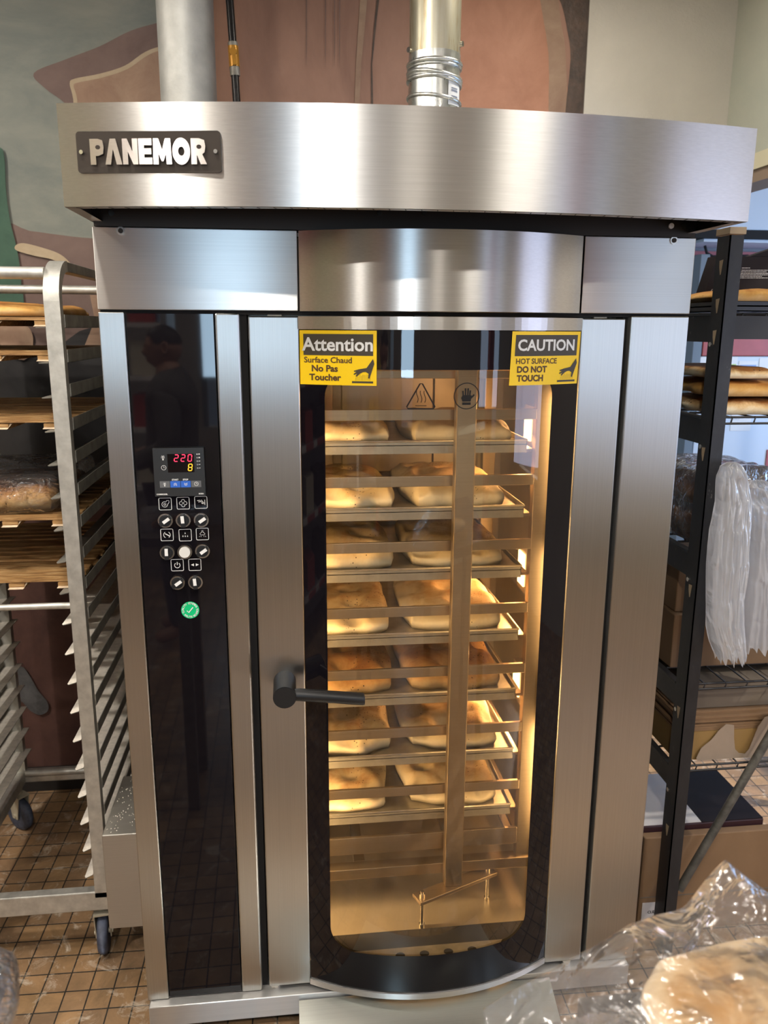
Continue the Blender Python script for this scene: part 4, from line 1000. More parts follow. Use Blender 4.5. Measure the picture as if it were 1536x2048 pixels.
# wooden slatted boards and the bread on them
BX0, BX1 = LX+.006, XR0+WR-.006
def boards():
    zs = [(1.800, 'top', 0), (1.600, 'second', 1), (1.345, 'third', 1), (1.232, 'fourth', 1), (1.100, 'fifth', 1)]
    px = [613, 741, 872, 1082, 1190]
    lev = []
    for (z, nm, ends), v in zip(zs, px):
        z = at(60, v, y=FY+.03).z
        k = min(range(len(SL)), key=lambda i: abs(SL[i]-z)); z = SL[k]+.001; lev.append(z)
        b = MB(); rnd = random.Random(v); y0, y1 = FY+.030, RYB-.04; ns = 14
        for i in range(ns):
            ya = y0+.012+(y1-y0-.012)*i/ns; yb = ya+(y1-y0)/ns*.74; dz = rnd.uniform(0, .003)
            b.box(BX0+rnd.uniform(0, .012), BX1-rnd.uniform(0, .012), ya, yb, z+.014+dz, z+.022+dz, 0)
        for i in range(4):
            xa = BX0+.03+(BX1-BX0-.06-.038)*i/3; sk = .012
            b.prism([(xa, y0, z+.0005), (xa+.038, y0, z+.0005), (xa+.046, y0+.02, z+.0135), (xa+.008, y0+.02, z+.0135)][:4], (0, .004, 0), 1)
            b.box(xa+.002, xa+.040, y0+.006, y1, z+.0005, z+.0135, 0)
        o = b.build('slatted_board', [M['wood'], M['wood_end']], None, origin=((BX0+BX1)/2, .6, z))
        tag(o, f'slatted wooden board on the bread rack, {nm} from above', 'board', 'slatted boards on the bread rack')
    x = (BX0+BX1)/2; w = BX1-BX0-.035
    lay(bread_mesh('f', M['bread_gold'], w-.01, .52, .034, 31, 'flat'), 'flatbread', (x+.002, FY+.31, lev[0]+.0252), 'golden flatbread on the top board of the bread rack', 'bread', 'bread on the rack')
    o = lay(bread_mesh('f', M['bread_brown'], .32, .41, .058, 33, 'flat', kc=.15), 'flatbread', (x+.004, FY+.29, lev[3]+.0285), 'brown flatbread wrapped in clear plastic on the fourth board', 'bread', 'bread on the rack')
    b = MB(); rnd = random.Random(2)
    def wrap(u, v):
        a = u*2*PI; e = abs(math.cos(a))**.10*math.copysign(1, math.cos(a)); s = abs(math.sin(a))**.6*math.copysign(1, math.sin(a))
        t = v*2-1; k = (1-abs(t)**12)**.3
        nn = .006*noise.noise(Vector((u*14, v*14, 4)))
        return (x+.004+e*k*(.176+nn*.4), FY+.29+t*.245, lev[3]+.0262+max(.0, (.046+s*k*(.047+nn*.4))))
    b.grid(wrap, 40, 18, 0, True)
    b.grid(lambda u, v: (x-.17+.10*u+.04*v*(u-.5), FY+.052-.04*v, lev[3]+.060-.030*v*v+.004*noise.noise(Vector((u*9, v*5, 1)))), 14, 8, 0, True)
    tag(b.build('bread_wrapper', M['bag_wrap'], None, origin=(x, FY+.2, lev[3]+.03)), 'crumpled clear plastic wrapper round the brown flatbread on the rack', 'plastic wrap')
boards()

# ------------------------------------------------------------------ black shelving on the right
SY0, SY1 = .10, .56
PX0 = at(1461, 470, y=SY0).x; PX1 = at(1489, 470, y=SY0).x
SX1 = PX0+1.22
Lz = [1.816, 1.560, 1.205, .830, .582]
def shelving():
    t = thing('shelving_unit', (PX0+.6, .33, 0), 'scuffed black boltless shelving unit with wire decks right of the oven', 'shelving')
    for x0, s in ((PX0, 1), (SX1, -1)):
        for y0, f in ((SY0, 1), (SY1, -1)):
            b = MB(); x1 = x0+s*(PX1-PX0)
            b.box(min(x0, x1), max(x0, x1), min(y0, y0+f*.003), max(y0, y0+f*.003), 0, 1.995); b.box(min(x0, x0+s*.003), max(x0, x0+s*.003), min(y0, y0+f*.058), max(y0, y0+f*.058), 0, 1.995)
            p = b.build('upright', M['black_paint'], t)
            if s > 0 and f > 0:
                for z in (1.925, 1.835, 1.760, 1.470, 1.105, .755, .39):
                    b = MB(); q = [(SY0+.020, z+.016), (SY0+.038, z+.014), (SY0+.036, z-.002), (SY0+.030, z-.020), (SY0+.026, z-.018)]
                    b.poly([(x0-.0006, y, zz) for y, zz in q]); b.build('slot_light_patch', M['tape_and_slot_light'], p)  # pale patch paints the brightness seen through the keyhole
    b = MB(); zt = at(1475, 459, y=SY0-.002).z; b.box(PX0-.004, PX1+.003, SY0-.003, SY0+.060, zt-.010, zt+.006); b.build('tape_band', M['tape_and_slot_light'], t, bevel=.001)
    for z in Lz:
        for x in (PX0+.004, SX1-.016):
            b = MB(); b.box(x, x+.012, SY0+.058, SY1-.058, z-.070, z); b.box(x-.006*(1 if x < 1 else -1), x+.012, SY0+.058, SY1-.058, z-.006, z+.001)
            b.build('side_beam', M['black_paint'], t, bevel=.001)
            b = MB(); b.cyl((x-.006, SY0+.045, z-.075), (x+.006, SY0+.045, z-.075), .006, 10); b.build('rivet', M['chrome'], t)
        b = MB(); x0, x1 = PX1+.002, SX1-.03
        for zz, yy in ((z, SY0+.038), (z-.016, SY0+.038), (z, SY1-.012), (z, (SY0+SY1)/2), (z, SY0+.15), (z, SY1-.13)): b.cyl((x0-.02, yy, zz), (x1, yy, zz), .0032, 6)
        if z > 1.7: b.box(x0, x1, SY0+.028, SY0+.034, z-.062, z-.006)
        x = x0+.035
        while x < x1: b.tube([(x, SY0+.040, z-.016), (x, SY0+.034, z), (x, SY1-.01, z)], .0022, 5); x += .062
        b.build('wire_deck', M['black_wire'], t)
    return t
shelving()
def carton(name, x0, x1, y0, y1, z0, z1, m, label, cat='box', group=None, rz=0, bev=.003):
    cx, cy = (x0+x1)/2, (y0+y1)/2
    b = MB(); b.box(x0, x1, y0, y1, z0, z1); o = b.build(name, m, None, bevel=bev, origin=(cx, cy, z0)); o.rotation_euler = (0, 0, rz)
    return tag(o, label, cat, group)
def shelf_goods():
    xl = PX0+.022
    # top level: black trays and a loaf, black carton behind
    for i, dz in enumerate((0, .0125)):
        b = MB(); x0, x1, y0, y1 = xl, xl+.62, SY0+.03, SY1-.05; z = Lz[0]+.004+dz
        b.box(x0, x1, y0, y1, z, z+.003)
        for a in ((x0, x1, y0, y0+.003), (x0, x1, y1-.003, y1), (x0, x0+.003, y0, y1), (x1-.003, x1, y0, y1)): b.box(*a, z, z+.012)
        tag(b.build('black_tray', M['tray_black'], None, origin=((x0+x1)/2, .33, z)), ('lower' if i == 0 else 'upper')+' of two nested black trays on the top shelf', 'tray', 'black trays')
    z = Lz[0]+.0295
    lay(bread_mesh('f', M['bread_gold'], .61, .30, .034, 41, 'flat', kc=.10), 'flatbread', (xl+.307, SY0+.165, z), 'long golden flatbread on the black trays of the top shelf', 'bread', 'flatbreads on the shelving')
    p = [at(1404, 588, y=.42), at(1434, 512, y=.42), at(1560, 511, y=.42), at(1560, 588, y=.42)]
    b = MB(); zb = z+.001; P = [(p[0].x, .42, zb), (p[1].x, .42, p[1].z), (p[2].x+.15, .42, p[1].z), (p[2].x+.15, .42, zb)]
    b.prism(P, (0, .05, 0), 0); o = b.build('black_carton', M['box_black'], None, origin=(P[0][0]+.2, .4, zb))
    tag(o, 'black carton with slanted end and fine white print on the top shelf', 'box')
    b = MB(); rnd = random.Random(5)
    for i, v in enumerate((536, 540.5, 543.7, 546.8, 549.8, 552.8, 555.8)):
        u = 1484-i*.8; u1 = [1500, 1545, 1533, 1545, 1545, 1524, 1545][i]
        while u < u1:
            w = rnd.uniform(2.5, 7); q0, q1 = at(u, v, y=.4195), at(min(u1, u+w), v, y=.4195); stroke(b, [(q0.x, q0.z), (q1.x, q1.z)], .0013, 0, .4195); u += w+.8
    for pts in ([(1441, 527), (1434, 534), (1439, 537), (1441, 537)], [(1441, 541), (1432, 546), (1431, 552), (1435, 558), (1441, 559)], [(1421, 585), (1424, 579), (1430, 579), (1432, 584)]):
        stroke(b, [(at(u, v, y=.4195).x, at(u, v, y=.4195).z) for u, v in pts], .0016, 0, .4195)
    b.build('printed_lines', M['paper'], o)
    P2 = (P[1][0]+.10, P[2][0], .425, .46, P[1][2]+.001)
    b = MB(); b.prism([(P2[0], P2[2], P2[4]), (P2[1], P2[2], P2[4]), (P2[1], P2[2], P2[4]+.055), (P2[0]+.09, P2[2], P2[4]+.030)], (0, .04, 0)); tag(b.build('black_packet', M['box_black'], None, origin=(P2[0]+.1, .4, P2[4])), 'black wedge-shaped packet lying on top of the black carton', 'packet')
    # second level: seeded flatbreads stacked
    z = Lz[1]+.0035
    a = bread_mesh('f', M['bread_seed'], .66, .36, .040, 51, 'flat', kc=.12); lay(a, 'flatbread', (xl+.338, SY0+.225, z), 'seeded flatbread at the bottom of the second-shelf stack', 'bread', 'flatbreads on the shelving')
    lay(bread_mesh('f', M['bread_gold'], .65, .35, .038, 52, 'flat', kc=.12), 'flatbread', (xl+.334, SY0+.225, z+.047), 'glossy brown flatbread in the middle of the second-shelf stack', 'bread', 'flatbreads on the shelving')
    lay(bread_mesh('f', M['bread_seed'], .17, .34, .030, 53, 'flat', kc=.2), 'flatbread', (xl+.092, SY0+.225, z+.092), 'short flatbread end on top of the second-shelf stack', 'bread', 'flatbreads on the shelving')
    # third level: dark loaves in plastic, and hanging bags
    z = Lz[2]+.0035
    l1 = bread_mesh('f', M['bread_dark'], .20, .26, .085, 61, 'flat')
    lay(l1, 'loaf', (xl+.125, SY0+.25, z+.001), 'dark crusty loaf on the third shelf beside the oven edge', 'bread', 'loaves on the third shelf')
    lay(bread_mesh('f', M['bread_dark'], .19, .25, .070, 62, 'flat'), 'loaf', (xl+.125, SY0+.25, z+.098), 'dark seeded loaf stacked on the lower dark loaf', 'bread', 'loaves on the third shelf')
    b = MB()
    def wr(u, v):
        a = u*2*PI; tt = v*2-1; k = (1-abs(tt)**12)**.3; nn = .010*noise.noise(Vector((u*11, v*9, 8)))
        e = abs(math.cos(a))**.22*math.copysign(1, math.cos(a)); s = abs(math.sin(a))**.5*math.copysign(1, math.sin(a))
        return (xl+.125+e*k*(.124+nn), SY0+.25+tt*.172, z+.0003+max(0, .098+s*k*(.108+nn)))
    b.grid(wr, 36, 16, 0, True); tag(b.build('bread_bag', M['bag_wrap'], None, origin=(xl+.1, .34, z)), 'clear plastic bag round the two dark loaves', 'plastic bag')
    def hanging(px, seed, depth, label, z_front):
        """a bunch of milky bags slumped over the shelf edge, outline given by photo columns per height"""
        b = MB(); rows = []
        for v, ul, ur in px:
            pl, pr_ = at(ul, v, y=z_front), at(ur, v, y=z_front); rows.append((pl.x, pr_.x, (pl.z+pr_.z)/2))
        R = len(rows); rr_ = random.Random(int(seed*10)); ph = [rr_.uniform(0, 6.28) for _ in range(8)]
        def ridge(t): return 1-abs(math.sin(t))**.55
        def f(u, v, back=0):
            k = v*(R-1); i = min(int(k), R-2); q = k-i; q = q*q*(3-2*q)
            x0, x1, zz = [rows[i][j]*(1-q)+rows[i+1][j]*q for j in range(3)]
            s = u*2-1; edge = (1-s**4)
            run = min(1, v*1.3)
            lean = s+.10*math.sin(v*3+seed)
            fold = .010*ridge(5.2*lean+ph[0]+1.2*v)+.007*ridge(9.1*lean+ph[1]-1.7*v)+.004*ridge(17*lean+ph[2])
            crump = .016*noise.noise(Vector((s*4+seed, v*9, 1)))+.008*noise.noise(Vector((s*10, v*22, seed)))
            y = z_front+.012-depth*(.25+.75*math.sin(min(1, v*2)*PI/2))*edge*.55-fold*run*edge-crump*(1.25-run)*edge
            if back: y = z_front+.018+.004*noise.noise(Vector((s*5, v*6, 9)))
            if v > .965: zz -= .020*((u*9+seed) % 1.0)-.006*math.sin(u*23+seed)
            return ((x0+x1)/2+(x1-x0)/2*s+.004*noise.noise(Vector((s*3, v*7, seed+3))), y, zz)
        b.grid(f, 90, 60, 0, True)
        b.grid(lambda u, v: f(u, v, 1), 24, 20, 0, True, True)
        tag(b.build('hanging_bag', M['bag_milky'], None, origin=(rows[0][0], z_front, rows[0][2])), label, 'plastic bags', None)
    hanging([(926, 1462, 1478), (934, 1448, 1490), (955, 1440, 1500), (1000, 1436, 1508), (1060, 1426, 1506), (1130, 1420, 1502), (1200, 1418, 1492), (1250, 1418, 1490), (1285, 1424, 1494), (1312, 1434, 1496)], 1.0, .055, 'bunch of milky plastic bags with jagged hem beside the black upright', .055)
    hanging([(962, 1508, 1534), (975, 1496, 1560), (1010, 1496, 1590), (1080, 1494, 1600), (1160, 1490, 1610), (1240, 1484, 1620), (1292, 1482, 1624)], 4.0, .040, 'wide bundle of milky plastic sheeting at the photo edge', .080)
    # fourth level: cartons
    z = Lz[3]+.0035
    carton('cardboard_carton', xl, xl+.55, SY0+.14, SY1-.02, z, z+.16, M['card'], 'brown carton on the fourth shelf behind the milky bags')
    carton('cardboard_carton', xl+.01, xl+.50, SY0+.16, SY1-.03, z+.161, z+.295, M['card'], 'brown carton stacked on the fourth-shelf carton')
    # fifth level: torn kraft parcel, layered cardboard, grey carton
    z = Lz[4]+.0035
    b = MB()
    kx0, kx1, ky = at(1372, 1500, y=.15).x, at(1580, 1500, y=.15).x, .15
    b.box(xl+.001, kx1, ky+.012, SY1-.065, z, z+.085, 0)
    o = b.build('kraft_parcel', M['kraft_in'], None, origin=((kx0+kx1)/2, .3, z)); tag(o, 'torn kraft paper parcel on the lowest wire shelf', 'parcel')
    def tear(px, dy, m, yy=None):
        yy = yy or ky; b = MB(); pts = [at(u, v, y=yy) for u, v in px]; b.prism([(max(p.x, xl), yy+dy, max(z+.001, p.z)) for p in pts], (0, -.0015, 0)); b.build('torn_wrapping', m, o)
    tear([(1396, 1526), (1394, 1518), (1404, 1498), (1414, 1490), (1424, 1482), (1432, 1472), (1438, 1464), (1454, 1450), (1470, 1452), (1470, 1480), (1472, 1500), (1480, 1508), (1492, 1509), (1500, 1500), (1508, 1480), (1518, 1455), (1532, 1436), (1590, 1420), (1590, 1530), (1470, 1530), (1410, 1529)], .006, M['kraft'])
    tear([(1330, 1516), (1344, 1500), (1354, 1484), (1366, 1470), (1374, 1465), (1374, 1518)], 0, M['kraft'], .20)
    zz = z+.086; rnd = random.Random(4)
    for i in range(9):
        w = rnd.uniform(-.008, .006)
        carton('cardboard_sheet', xl+.004+w, xl+.50+w, SY0+.065+rnd.uniform(0, .012), SY1-.07, zz, zz+.0055, M['card'], f'folded cardboard sheet, {["lowest","second","third","fourth","fifth","sixth","seventh","eighth","topmost"][i]} in the pile on the kraft parcel', 'cardboard', 'cardboard sheets on the kraft parcel', bev=0); zz += .0062
    carton('grey_carton', xl+.05, xl+.56, SY0+.09, SY1-.07, zz+.001, zz+.078, M['card_dark'], 'grey-brown carton on the cardboard pile under the wire shelf')
    # boxes on the floor
    fy = .185
    a, c = at(1290, 1668, y=fy), at(1640, 1650, y=fy); bz = at(1400, 1669, y=fy).z
    o = carton('cardboard_carton', a.x, c.x, fy, fy+.028, 0, bz, M['card'], 'large flattened brown carton with white label standing before the maroon carton', bev=.003)
    lb = MB(); q = [at(u, v, y=fy) for u, v in ((1284, 1806), (1334, 1804), (1331, 1838), (1280, 1842))]; Y = fy-.0012
    x0, x1, z0, z1 = q[0].x+.001, q[1].x+.02, q[3].z, q[0].z
    lb.box(x0, x1, Y, fy-.0002, z0, z1, 0)
    hh = z1-z0
    for body, f, sz in (("20''", .78, .014), ('CLEAR POLY', .47, .0125), ('500 / CTN', .16, .0125)):
        put_text(lb, body, sz, x0+(.042 if f > .7 else .018 if f > .4 else .034), z0+hh*f, Y-.0004, 1, 'LEFT', .0003)
    lb.build('carton_label', [M['box_white'], M['gap']], o)
    b = MB(); s0, s1 = at(1276, 1797, y=fy), at(1440, 1790, y=fy); b.box(a.x+.002, c.x-.002, Y, fy-.0002, s0.z, s0.z+.003); b.build('flap_seam', M['card_dark'], o)
    mx0, mx1 = a.x-.002, at(1526, 1650, y=fy+.03).x; mz = at(1400, 1646, y=fy+.03).z
    o = carton('maroon_carton', mx0, mx1, fy+.030, SY1-.07, 0, mz, M['box_maroon'], 'maroon carton with white and black lid behind the flattened brown carton')
    b = MB(); xm = at(1412, 1640, y=fy+.01).x; b.box(mx0+.008, xm, fy+.034, SY1-.074, mz-.0005, mz+.0016, 0); b.build('lid_panel', M['box_white'], o)
    b = MB(); b.box(xm+.002, mx1-.002, fy+.032, SY1-.072, mz-.0005, mz+.0022, 0); b.build('lid_panel', M['box_black'], o)
    # worn pole propped against the upright
    p0, p1 = at(1358, 1780, y=.117), at(1560, 1436, y=.117)
    d = (p1-p0); b = MB(); b.tube([p0+d*.004, p0+d*.5, p1+d*.12], .0118, 16)
    tag(b.build('worn_pole', m_paint('worn_black_enamel', (.010, .010, .010), (.14, .13, .11), 18, .5, (1, 1, 1), .1, 60), None, origin=p0), 'worn black pole leaning diagonally across the floor cartons', 'pole')
shelf_goods()

# ------------------------------------------------------------------ white cooler with notices, seen through the shelving
def cooler():
    y = 1.6
    Z = lambda v: at(1500, v, y=y).z
    X = lambda u, v: at(u, v, y=y).x
    t = thing('wall_cooler', (1.9, 1.8, 0), 'white cooler case with red bands and pinned notices behind the shelving', 'cooler')
    x0, x1 = X(1388, 700), 2.9
    b = MB(); b.box(1.46, x1, y, y+.30, Z(460), Z(330)); b.build('fascia', M['cooler_white'], t, bevel=.004)
    b = MB(); b.box(1.46, x1, y-.004, y+.28, Z(477), Z(461)); b.build('bumper', M['gap'], t)
    b = MB(); b.box(x0+.01, x1, y+.30, y+.70, .02, Z(461)+.02); b.build('back_panel', M['cooler_grey'], t)
    b = MB(); b.box(x0+.01, x1, y+.02, y+.30, Z(478)-.012, Z(478)); b.build('recess_ceiling', M['cooler_white'], t)
    b = MB(); b.box(x0+.01, x1, y+.27, y+.299, at(1500, 522, y=y+.27).z, at(1500, 504, y=y+.27).z); b.build('red_band', M['cooler_red'], t)
    b = MB(); b.box(x0+.01, x1, y+.27, y+.299, at(1500, 549, y=y+.27).z, at(1500, 523, y=y+.27).z); b.build('price_strip', M['cooler_white'], t)
    b = MB(); b.box(x0+.04, x1, y, y+.25, Z(712), Z(650)); b.build('red_band', M['cooler_red'], t, bevel=.003)
    b = MB(); b.box(x0+.04, x1, y+.004, y+.25, .06, Z(713)); b.build('front_panel', M['cooler_white'], t, bevel=.003)
    b = MB(); b.box(x0-.012, x0+.03, y-.01, y+.12, .0, Z(510)); b.build('end_upright', M['cooler_bluegrey'], t, bevel=.003)
    xr = X(1531, 930); b = MB(); b.box(xr, xr+.07, y-.002, y+.004, .3, Z(900)); b.build('red_stripe', M['cooler_red'], t)
    c0, c1, c2 = at(1411, 476, y=y+.1), at(1420, 481, y=y+.1), at(1500, 479, y=y+.1)
    zc = Z(478)-.020; b = MB(); b.tube([(c0.x, y+.1, zc), (c1.x-.01, y+.1, zc-.03), (c1.x+.02, y+.1, zc-.045), (c2.x, y+.1, zc-.04)], .006, 8); b.build('cable', M['gap'], t)
    def notice(px, label, lines, head=None, green=None):
        u0, v0, u1, v1 = px; a, c = at(u0, v0, y=y), at(u0, v1, y=y); c.x = at(u1, v0, y=y).x-.004; yy = y+.0015
        b = MB(); b.box(a.x, c.x, yy, yy+.0015, c.z, a.z, 0); w, h = c.x-a.x, a.z-c.z; g = yy-.0005
        o = None
        if head: b.poly([(a.x+w*.06, g, a.z-h*head[0]), (a.x+w*.94, g, a.z-h*head[0]), (a.x+w*.94, g, a.z-h*head[1]), (a.x+w*.06, g, a.z-h*head[1])], 2)
        if green: stroke(b, [(a.x+w*.05, a.z-h*green), (a.x+w*.85, a.z-h*green)], h*.03, 3, g)
        rnd = random.Random(u0)
        for (q, cols) in lines:
            for k in range(cols): x = a.x+w*(.08+.84*k/cols); stroke(b, [(x, a.z-h*q), (x+w*.84/cols*rnd.uniform(.25, .7), a.z-h*q)], h*.016, 1, g)
        tag(b.build('notice_sheet', [M['paper'], M['print_grey'], M['print_blue'], M['print_green']], None, origin=(a.x, y, c.z)), label, 'notice', 'notices on the cooler')
    notice((1386, 714, 1424, 800), 'price sheet with green rule left of the black upright', [(.34+.075*i, 4) for i in range(7)], None, .24)
    notice((1462, 714, 1478, 800), 'narrow notice with green heading right of the black upright', [(.28+.09*i, 1) for i in range(4)], None, .18)
    notice((1479, 722, 1518, 800), 'table notice with blue heading row on the cooler', [(.28+.11*i, 3) for i in range(6)], (.10, .17))
    notice((1520, 716, 1560, 800), 'text notice at the photo edge on the cooler', [(.30+.08*i, 1) for i in range(7)])
    notice((1464, 826, 1506, 862), 'small notice with two print lines above the milky bags', [(.35, 1), (.55, 1)])
cooler()

# ------------------------------------------------------------------ bread in bags on the counter, close to the viewer
def counter_bread():
    ct = 1.02
    b = MB(); b.box(.06, .84, -1.85, -1.03, ct-.04, ct); t = thing('counter', (.45, -1.4, 0), 'dark counter under the bagged flatbreads', 'counter')
    b.build('counter_top', M['counter'], t, bevel=.004)
    for x in (.12, .78):
        for y in (-1.79, -1.09): b = MB(); b.box(x-.025, x+.025, y-.025, y+.025, 0, ct-.04); b.build('leg', M['alu_dark'], t)
    p = at(1300, 1925, z=1.115)
    lay(bread_mesh('f', M['bread_gold'], .40, .20, .030, 72, 'flat'), 'flatbread', (p.x+.255, p.y-.10, ct+.003), 'golden flatbread at the bottom of the bagged pair', 'bread', 'bagged flatbreads')
    lay(bread_mesh('f', M['bread_white'], .42, .15, .036, 71, 'flat', kc=.36), 'flatbread', (p.x+.195, p.y-.026, ct+.044), 'pale flatbread on top of the bagged pair', 'bread', 'bagged flatbreads', rx=.10, ry=-.02)
    # the clear bag: its far outline falls away to the left, one corner stands up
    far = [at(u, v, z=zz) for u, v, zz in ((975, 2062, 1.03), (1050, 2012, 1.05), (1130, 1968, 1.07), (1210, 1925, 1.09), (1275, 1885, 1.11), (1330, 1862, 1.12), (1390, 1846, 1.12), (1450, 1838, 1.12), (1520, 1836, 1.12), (1600, 1840, 1.12), (1690, 1850, 1.11))]
    pk = at(1442, 1742, z=1.15)
    b = MB()
    def f(u, v):
        k = u*(len(far)-1); i = min(int(k), len(far)-2); F = far[i].lerp(far[i+1], k-i)
        w = .30; y = F.y+.022-w*(1-v); t = 1-v
        z = F.z+.010+.016*math.sin(PI*t)-.02*t+.007*noise.noise(Vector((F.x*16, y*16, 1)))+.003*noise.noise(Vector((F.x*45, y*45, 2)))
        if t < .0001: z -= .004
        x = F.x-.02*t
        q = max(0, 1-abs(F.x-pk.x-.0)/.055)*max(0, 1-t/.20); z += q*(pk.z-F.z+.012); y += q*.015
        return (x, y, z)
    b.grid(f, 110, 46, 0, True)
    def g(u, v):
        x, y, z = f(u, v); return (x, y+.0015, min(z-.004, ct+.0015) if v < .985 else z-.002)
    b.grid(g, 60, 24, 0, True, True)
    tag(b.build('clear_bag', M['bag_clear'], None, origin=(p.x, p.y, 1.03)), 'large clear plastic bag loosely covering the flatbreads on the counter', 'plastic bag')
    # end of another wrapped loaf at the left edge
    e = at(-8, 1995, z=1.12)
    t = thing('side_table', (e.x-.32, e.y-.05, 0), 'small dark table carrying the wrapped loaf at the left edge', 'table')
    b = MB(); b.box(e.x-.64, e.x-.03, e.y-.25, e.y+.12, 1.035, 1.07); b.build('table_top', M['counter'], t, bevel=.004)
    for x in (e.x-.6, e.x-.08):
        for y in (e.y-.21, e.y+.08): b = MB(); b.box(x-.02, x+.02, y-.02, y+.02, 0, 1.035); b.build('leg', M['alu_dark'], t)
    lay(bread_mesh('f', M['bread_dark'], .16, .06, .036, 81, 'flat'), 'loaf', (e.x-.108, e.y, 1.0735), 'dark loaf end in cling wrap at the left edge', 'bread')
    b = MB()
    def wr(u, v):
        a = u*2*PI; tt = v*2-1; k = (1-abs(tt)**10)**.3; nn = .006*noise.noise(Vector((u*9, v*9, 3)))
        return (e.x-.108+tt*.126, e.y+k*abs(math.cos(a))**.35*math.copysign(1, math.cos(a))*(.056+nn), 1.0705+max(0, .036+k*math.sin(a)*(.044+nn)))
    b.grid(wr, 32, 20, 0, True); tag(b.build('cling_wrap', M['bag_wrap'], None, origin=(e.x-.1, e.y, 1.08)), 'glossy cling wrap round the dark loaf end at the left edge', 'plastic wrap')
counter_bread()

# ------------------------------------------------------------------ the shop behind the viewer, mirrored in the oven
def skin_body(name, joints, edges, m, parent, levels=2):
    me = bpy.data.meshes.new(name); me.from_pydata([j[0] for j in joints], edges, []); me.materials.append(m)
    o = bpy.data.objects.new(name, me); COL.objects.link(o); o.parent = parent
    md = o.modifiers.new('skin', 'SKIN'); md.use_smooth_shade = True
    for v, j in zip(me.skin_vertices[0].data, joints): v.radius = (j[1], j[2] if len(j) > 2 else j[1])
    me.skin_vertices[0].data[0].use_root = True
    s = o.modifiers.new('sub', 'SUBSURF'); s.levels = levels; s.render_levels = levels
    return o
def person():
    t = thing('person', (-.90, -2.72, 0), 'person in grey hoodie standing side-on, mirrored in the control panel', 'person')
    # facing -x
    J = [((0, 0, .95), .13, .16), ((0, 0, 1.12), .12, .15), ((.01, 0, 1.32), .13, .18), ((.01, 0, 1.44), .10, .15), ((0, 0, 1.52), .070), ((-.008, 0, 1.61), .068),
         ((.01, .19, 1.42), .066), ((.02, .25, 1.16), .046), ((-.20, .22, 1.06), .036), ((-.28, .21, 1.06), .030),
         ((.01, -.19, 1.42), .066), ((.02, -.25, 1.16), .046), ((-.20, -.22, 1.06), .036), ((-.28, -.21, 1.06), .030),
         ((0, .10, .88), .10), ((-.01, .11, .50), .065), ((.02, .11, .10), .045), ((-.14, .12, .05), .04),
         ((0, -.10, .88), .10), ((-.01, -.11, .50), .065), ((.02, -.11, .10), .045), ((-.14, -.12, .05), .04)]
    E = [(0, 1), (1, 2), (2, 3), (3, 4), (4, 5), (3, 6), (6, 7), (7, 8), (8, 9), (3, 10), (10, 11), (11, 12), (12, 13), (0, 14), (14, 15), (15, 16), (16, 17), (0, 18), (18, 19), (19, 20), (20, 21)]
    for s in (1, -1):
        hnd = 9 if s > 0 else 13
        for k in range(4):
            a = len(J); yy = s*.21+(k-1.5)*.018; L = (.075, .085, .08, .062)[k]
            J += [((-.31, yy, 1.058), .0095), ((-.31-L*.55, yy, 1.048), .0085), ((-.31-L, yy, 1.026), .0075)]; E += [(hnd, a), (a, a+1), (a+1, a+2)]
        a = len(J); J += [((-.29, s*.21-s*.04, 1.066), .010), ((-.335, s*.21-s*.055, 1.052), .009)]; E += [(hnd, a), (a, a+1)]
    # head with brow, nose, chin
    body = skin_body('body', J, E, M['skin'], t)
    b = MB(); hc = Vector((-.02, 0, 1.665))
    def hd(u, v):
        a, p = u*2*PI, (v-.5)*PI; c = math.cos(p); x, y, z = c*math.cos(a), c*math.sin(a), math.sin(p)
        X, Y, Z = x*.098, y*.075, z*.115
        if z < 0: X *= 1-.14*z*z; Y *= 1+.30*z
        X -= .016*max(0, -z)*(1 if x < 0 else .2)
        if x < -.6:
            X -= .019*math.exp(-(y/.16)**2-((z+.20)/.18)**2)+.008*math.exp(-((z-.12)/.10)**2)+.010*math.exp(-(y/.30)**2-((z+.62)/.10)**2)
            X += .009*math.exp(-((abs(y)-.34)/.15)**2-((z-.02)/.09)**2)
        return hc+Vector((X, Y, Z))
    b.grid(hd, 48, 32, 0, True); b.v = [v+world_of(t) for v in b.v]; b.build('face', M['skin'], t)
    for s in (1, -1):
        b = MB(); b.tube([world_of(t)+hc+Vector((.015+.016*math.cos(k*PI/6), s*.076, .0+.028*math.sin(k*PI/6))) for k in range(13)], .007, 8); b.build('ear', M['skin'], t)
    b = MB()
    def hr(u, v):
        a = u*2*PI; top = v; p = (.06+.44*top)*PI; 
        c = math.cos(p); x, y, z = c*math.cos(a), c*math.sin(a), math.sin(p)
        sh = 1.06 if x > -.55 or z > .55 else .97
        return hc+Vector((x*.098*sh, y*.075*sh, z*.115*1.05))
    b.grid(hr, 40, 14, 0, True); b.v = [v+world_of(t) for v in b.v]; b.build('hair', M['hair'], t)
    H = [((0, 0, .93), .165, .20), ((0, 0, 1.12), .15, .185), ((.01, 0, 1.32), .155, .205), ((.01, 0, 1.45), .11, .15), ((.02, 0, 1.525), .085, .10),
         ((.01, .20, 1.42), .085), ((.02, .26, 1.16), .065), ((-.19, .225, 1.065), .05), ((.01, -.20, 1.42), .085), ((.02, -.26, 1.16), .065), ((-.19, -.225, 1.065), .05), ((.10, 0, 1.50), .07, .11)]
    skin_body('hoodie', H, [(0, 1), (1, 2), (2, 3), (3, 4), (3, 5), (5, 6), (6, 7), (3, 8), (8, 9), (9, 10), (3, 11)], M['hoodie'], t)
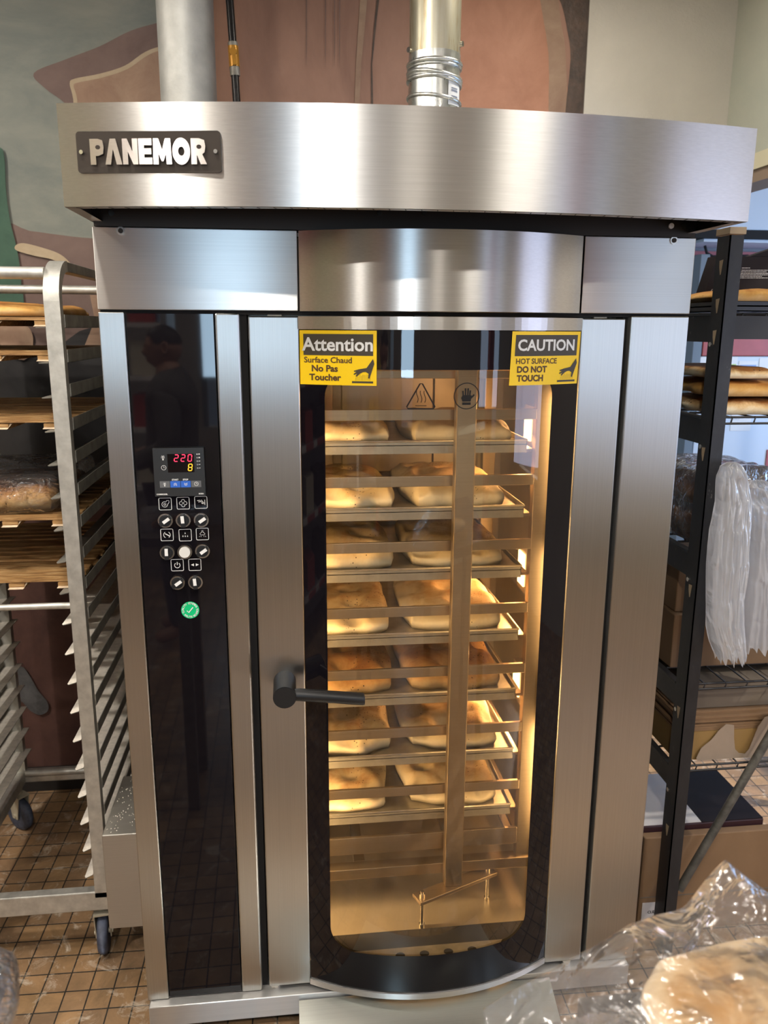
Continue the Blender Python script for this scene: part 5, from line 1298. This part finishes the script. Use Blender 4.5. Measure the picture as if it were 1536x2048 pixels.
    T = [((0, 0, .95), .14, .17), ((0, .10, .86), .11), ((-.01, .11, .50), .085), ((.02, .11, .10), .075), ((0, -.10, .86), .11), ((-.01, -.11, .50), .085), ((.02, -.11, .10), .075)]
    skin_body('trousers', T, [(0, 1), (1, 2), (2, 3), (0, 4), (4, 5), (5, 6)], M['jeans'], t)
person()
def shop():
    t = thing('shop_shelving', (-1.6, -4.0, 0), 'grey shop shelving with goods, mirrored beside the person', 'shelving')
    x0, x1, y0, y1 = -2.2, -1.05, -4.2, -3.8
    for x in (x0, x1-.04):
        b = MB(); b.box(x, x+.04, y0, y1, 0, 2.1); b.build('side', M['shelf_grey'], t)
    zs = (.3, .7, 1.1, 1.45, 1.8)
    for z in zs: b = MB(); b.box(x0+.04, x1-.04, y0, y1, z-.03, z); b.build('shelf', M['box_white'], t)
    cols = [simple('packet_'+n, c, .5) for n, c in (('red', (.42, .05, .04)), ('ochre', (.55, .38, .08)), ('green', (.08, .26, .10)), ('cream', (.6, .54, .42)))]
    rnd = random.Random(9); words = ['red', 'ochre', 'green', 'cream']; lev = ['bottom', 'second', 'third', 'fourth', 'top']; pos = ['first', 'second', 'third', 'fourth']
    for i, z in enumerate(zs):
        for k in range(4):
            c = rnd.randrange(4); xx = x0+.08+k*.27
            carton('food_packet', xx, xx+.18, y0+.08, y1-.06, z+.0005, z+rnd.uniform(.16, .24), cols[c], f'{words[c]} packet, {pos[k]} on the {lev[i]} level of the shop shelving', 'packet', 'packets on the shop shelving')
    # counter run and coloured objects added for the steel to mirror
    b = MB(); b.box(.9, 2.6, -4.6, -4.1, 0, 1.0); b.build('shop_counter', M['trim_cream']); tag(bpy.data.objects['shop_counter'], 'cream fronted shop counter opposite the oven', 'counter')
    b = MB(); b.box(.90, .97, -1.40, -1.34, 0, CEIL); o = b.build('added_red_post', M['cooler_red']); struct(o)  # unseen post added for its red band in the steel
    t2 = thing('shop_shelving', (-2.5, -2.3, 0), 'grey shop shelving with red and white price strips along the left wall', 'shelving')
    for y in (-3.3, -1.34):
        b = MB(); b.box(-2.68, -2.30, y, y+.04, 0, 2.05); b.build('side', M['shelf_grey'], t2)
    for i, z in enumerate((.3, .75, 1.15, 1.5, 1.85)):
        b = MB(); b.box(-2.68, -2.31, -3.26, -1.34, z-.03, z); b.build('shelf', M['shelf_grey'], t2)
        b = MB()
        for k in range(16): b.box(-2.309, -2.303, -3.26+k*.12, -3.26+k*.12+.118, z-.032, z+.006, k % 3 != 0)
        b.build('price_strip', [M['box_white'], M['cooler_red']], t2)
        for k in range(5):
            c = rnd.randrange(4); yy = -3.2+k*.37
            carton('food_packet', -2.64, -2.36, yy, yy+.24, z+.0005, z+rnd.uniform(.17, .25), M['box_black'] if k % 2 else cols[c], f'{"black" if k % 2 else words[c]} packet, {(pos+["fifth"])[k]} on the {lev[i]} level of the wall shelving', 'packet', 'packets on the wall shelving')
    b = MB(); b.box(-2.69, -2.66, -3.6, -1.5, 2.15, 2.8); tag(b.build('reflection_board', simple('olive_board', (.62, .58, .34), .6)), 'large pale olive board added on the left shop wall to tint reflections', 'board')  # unseen board added to colour what the hood mirrors
shop()
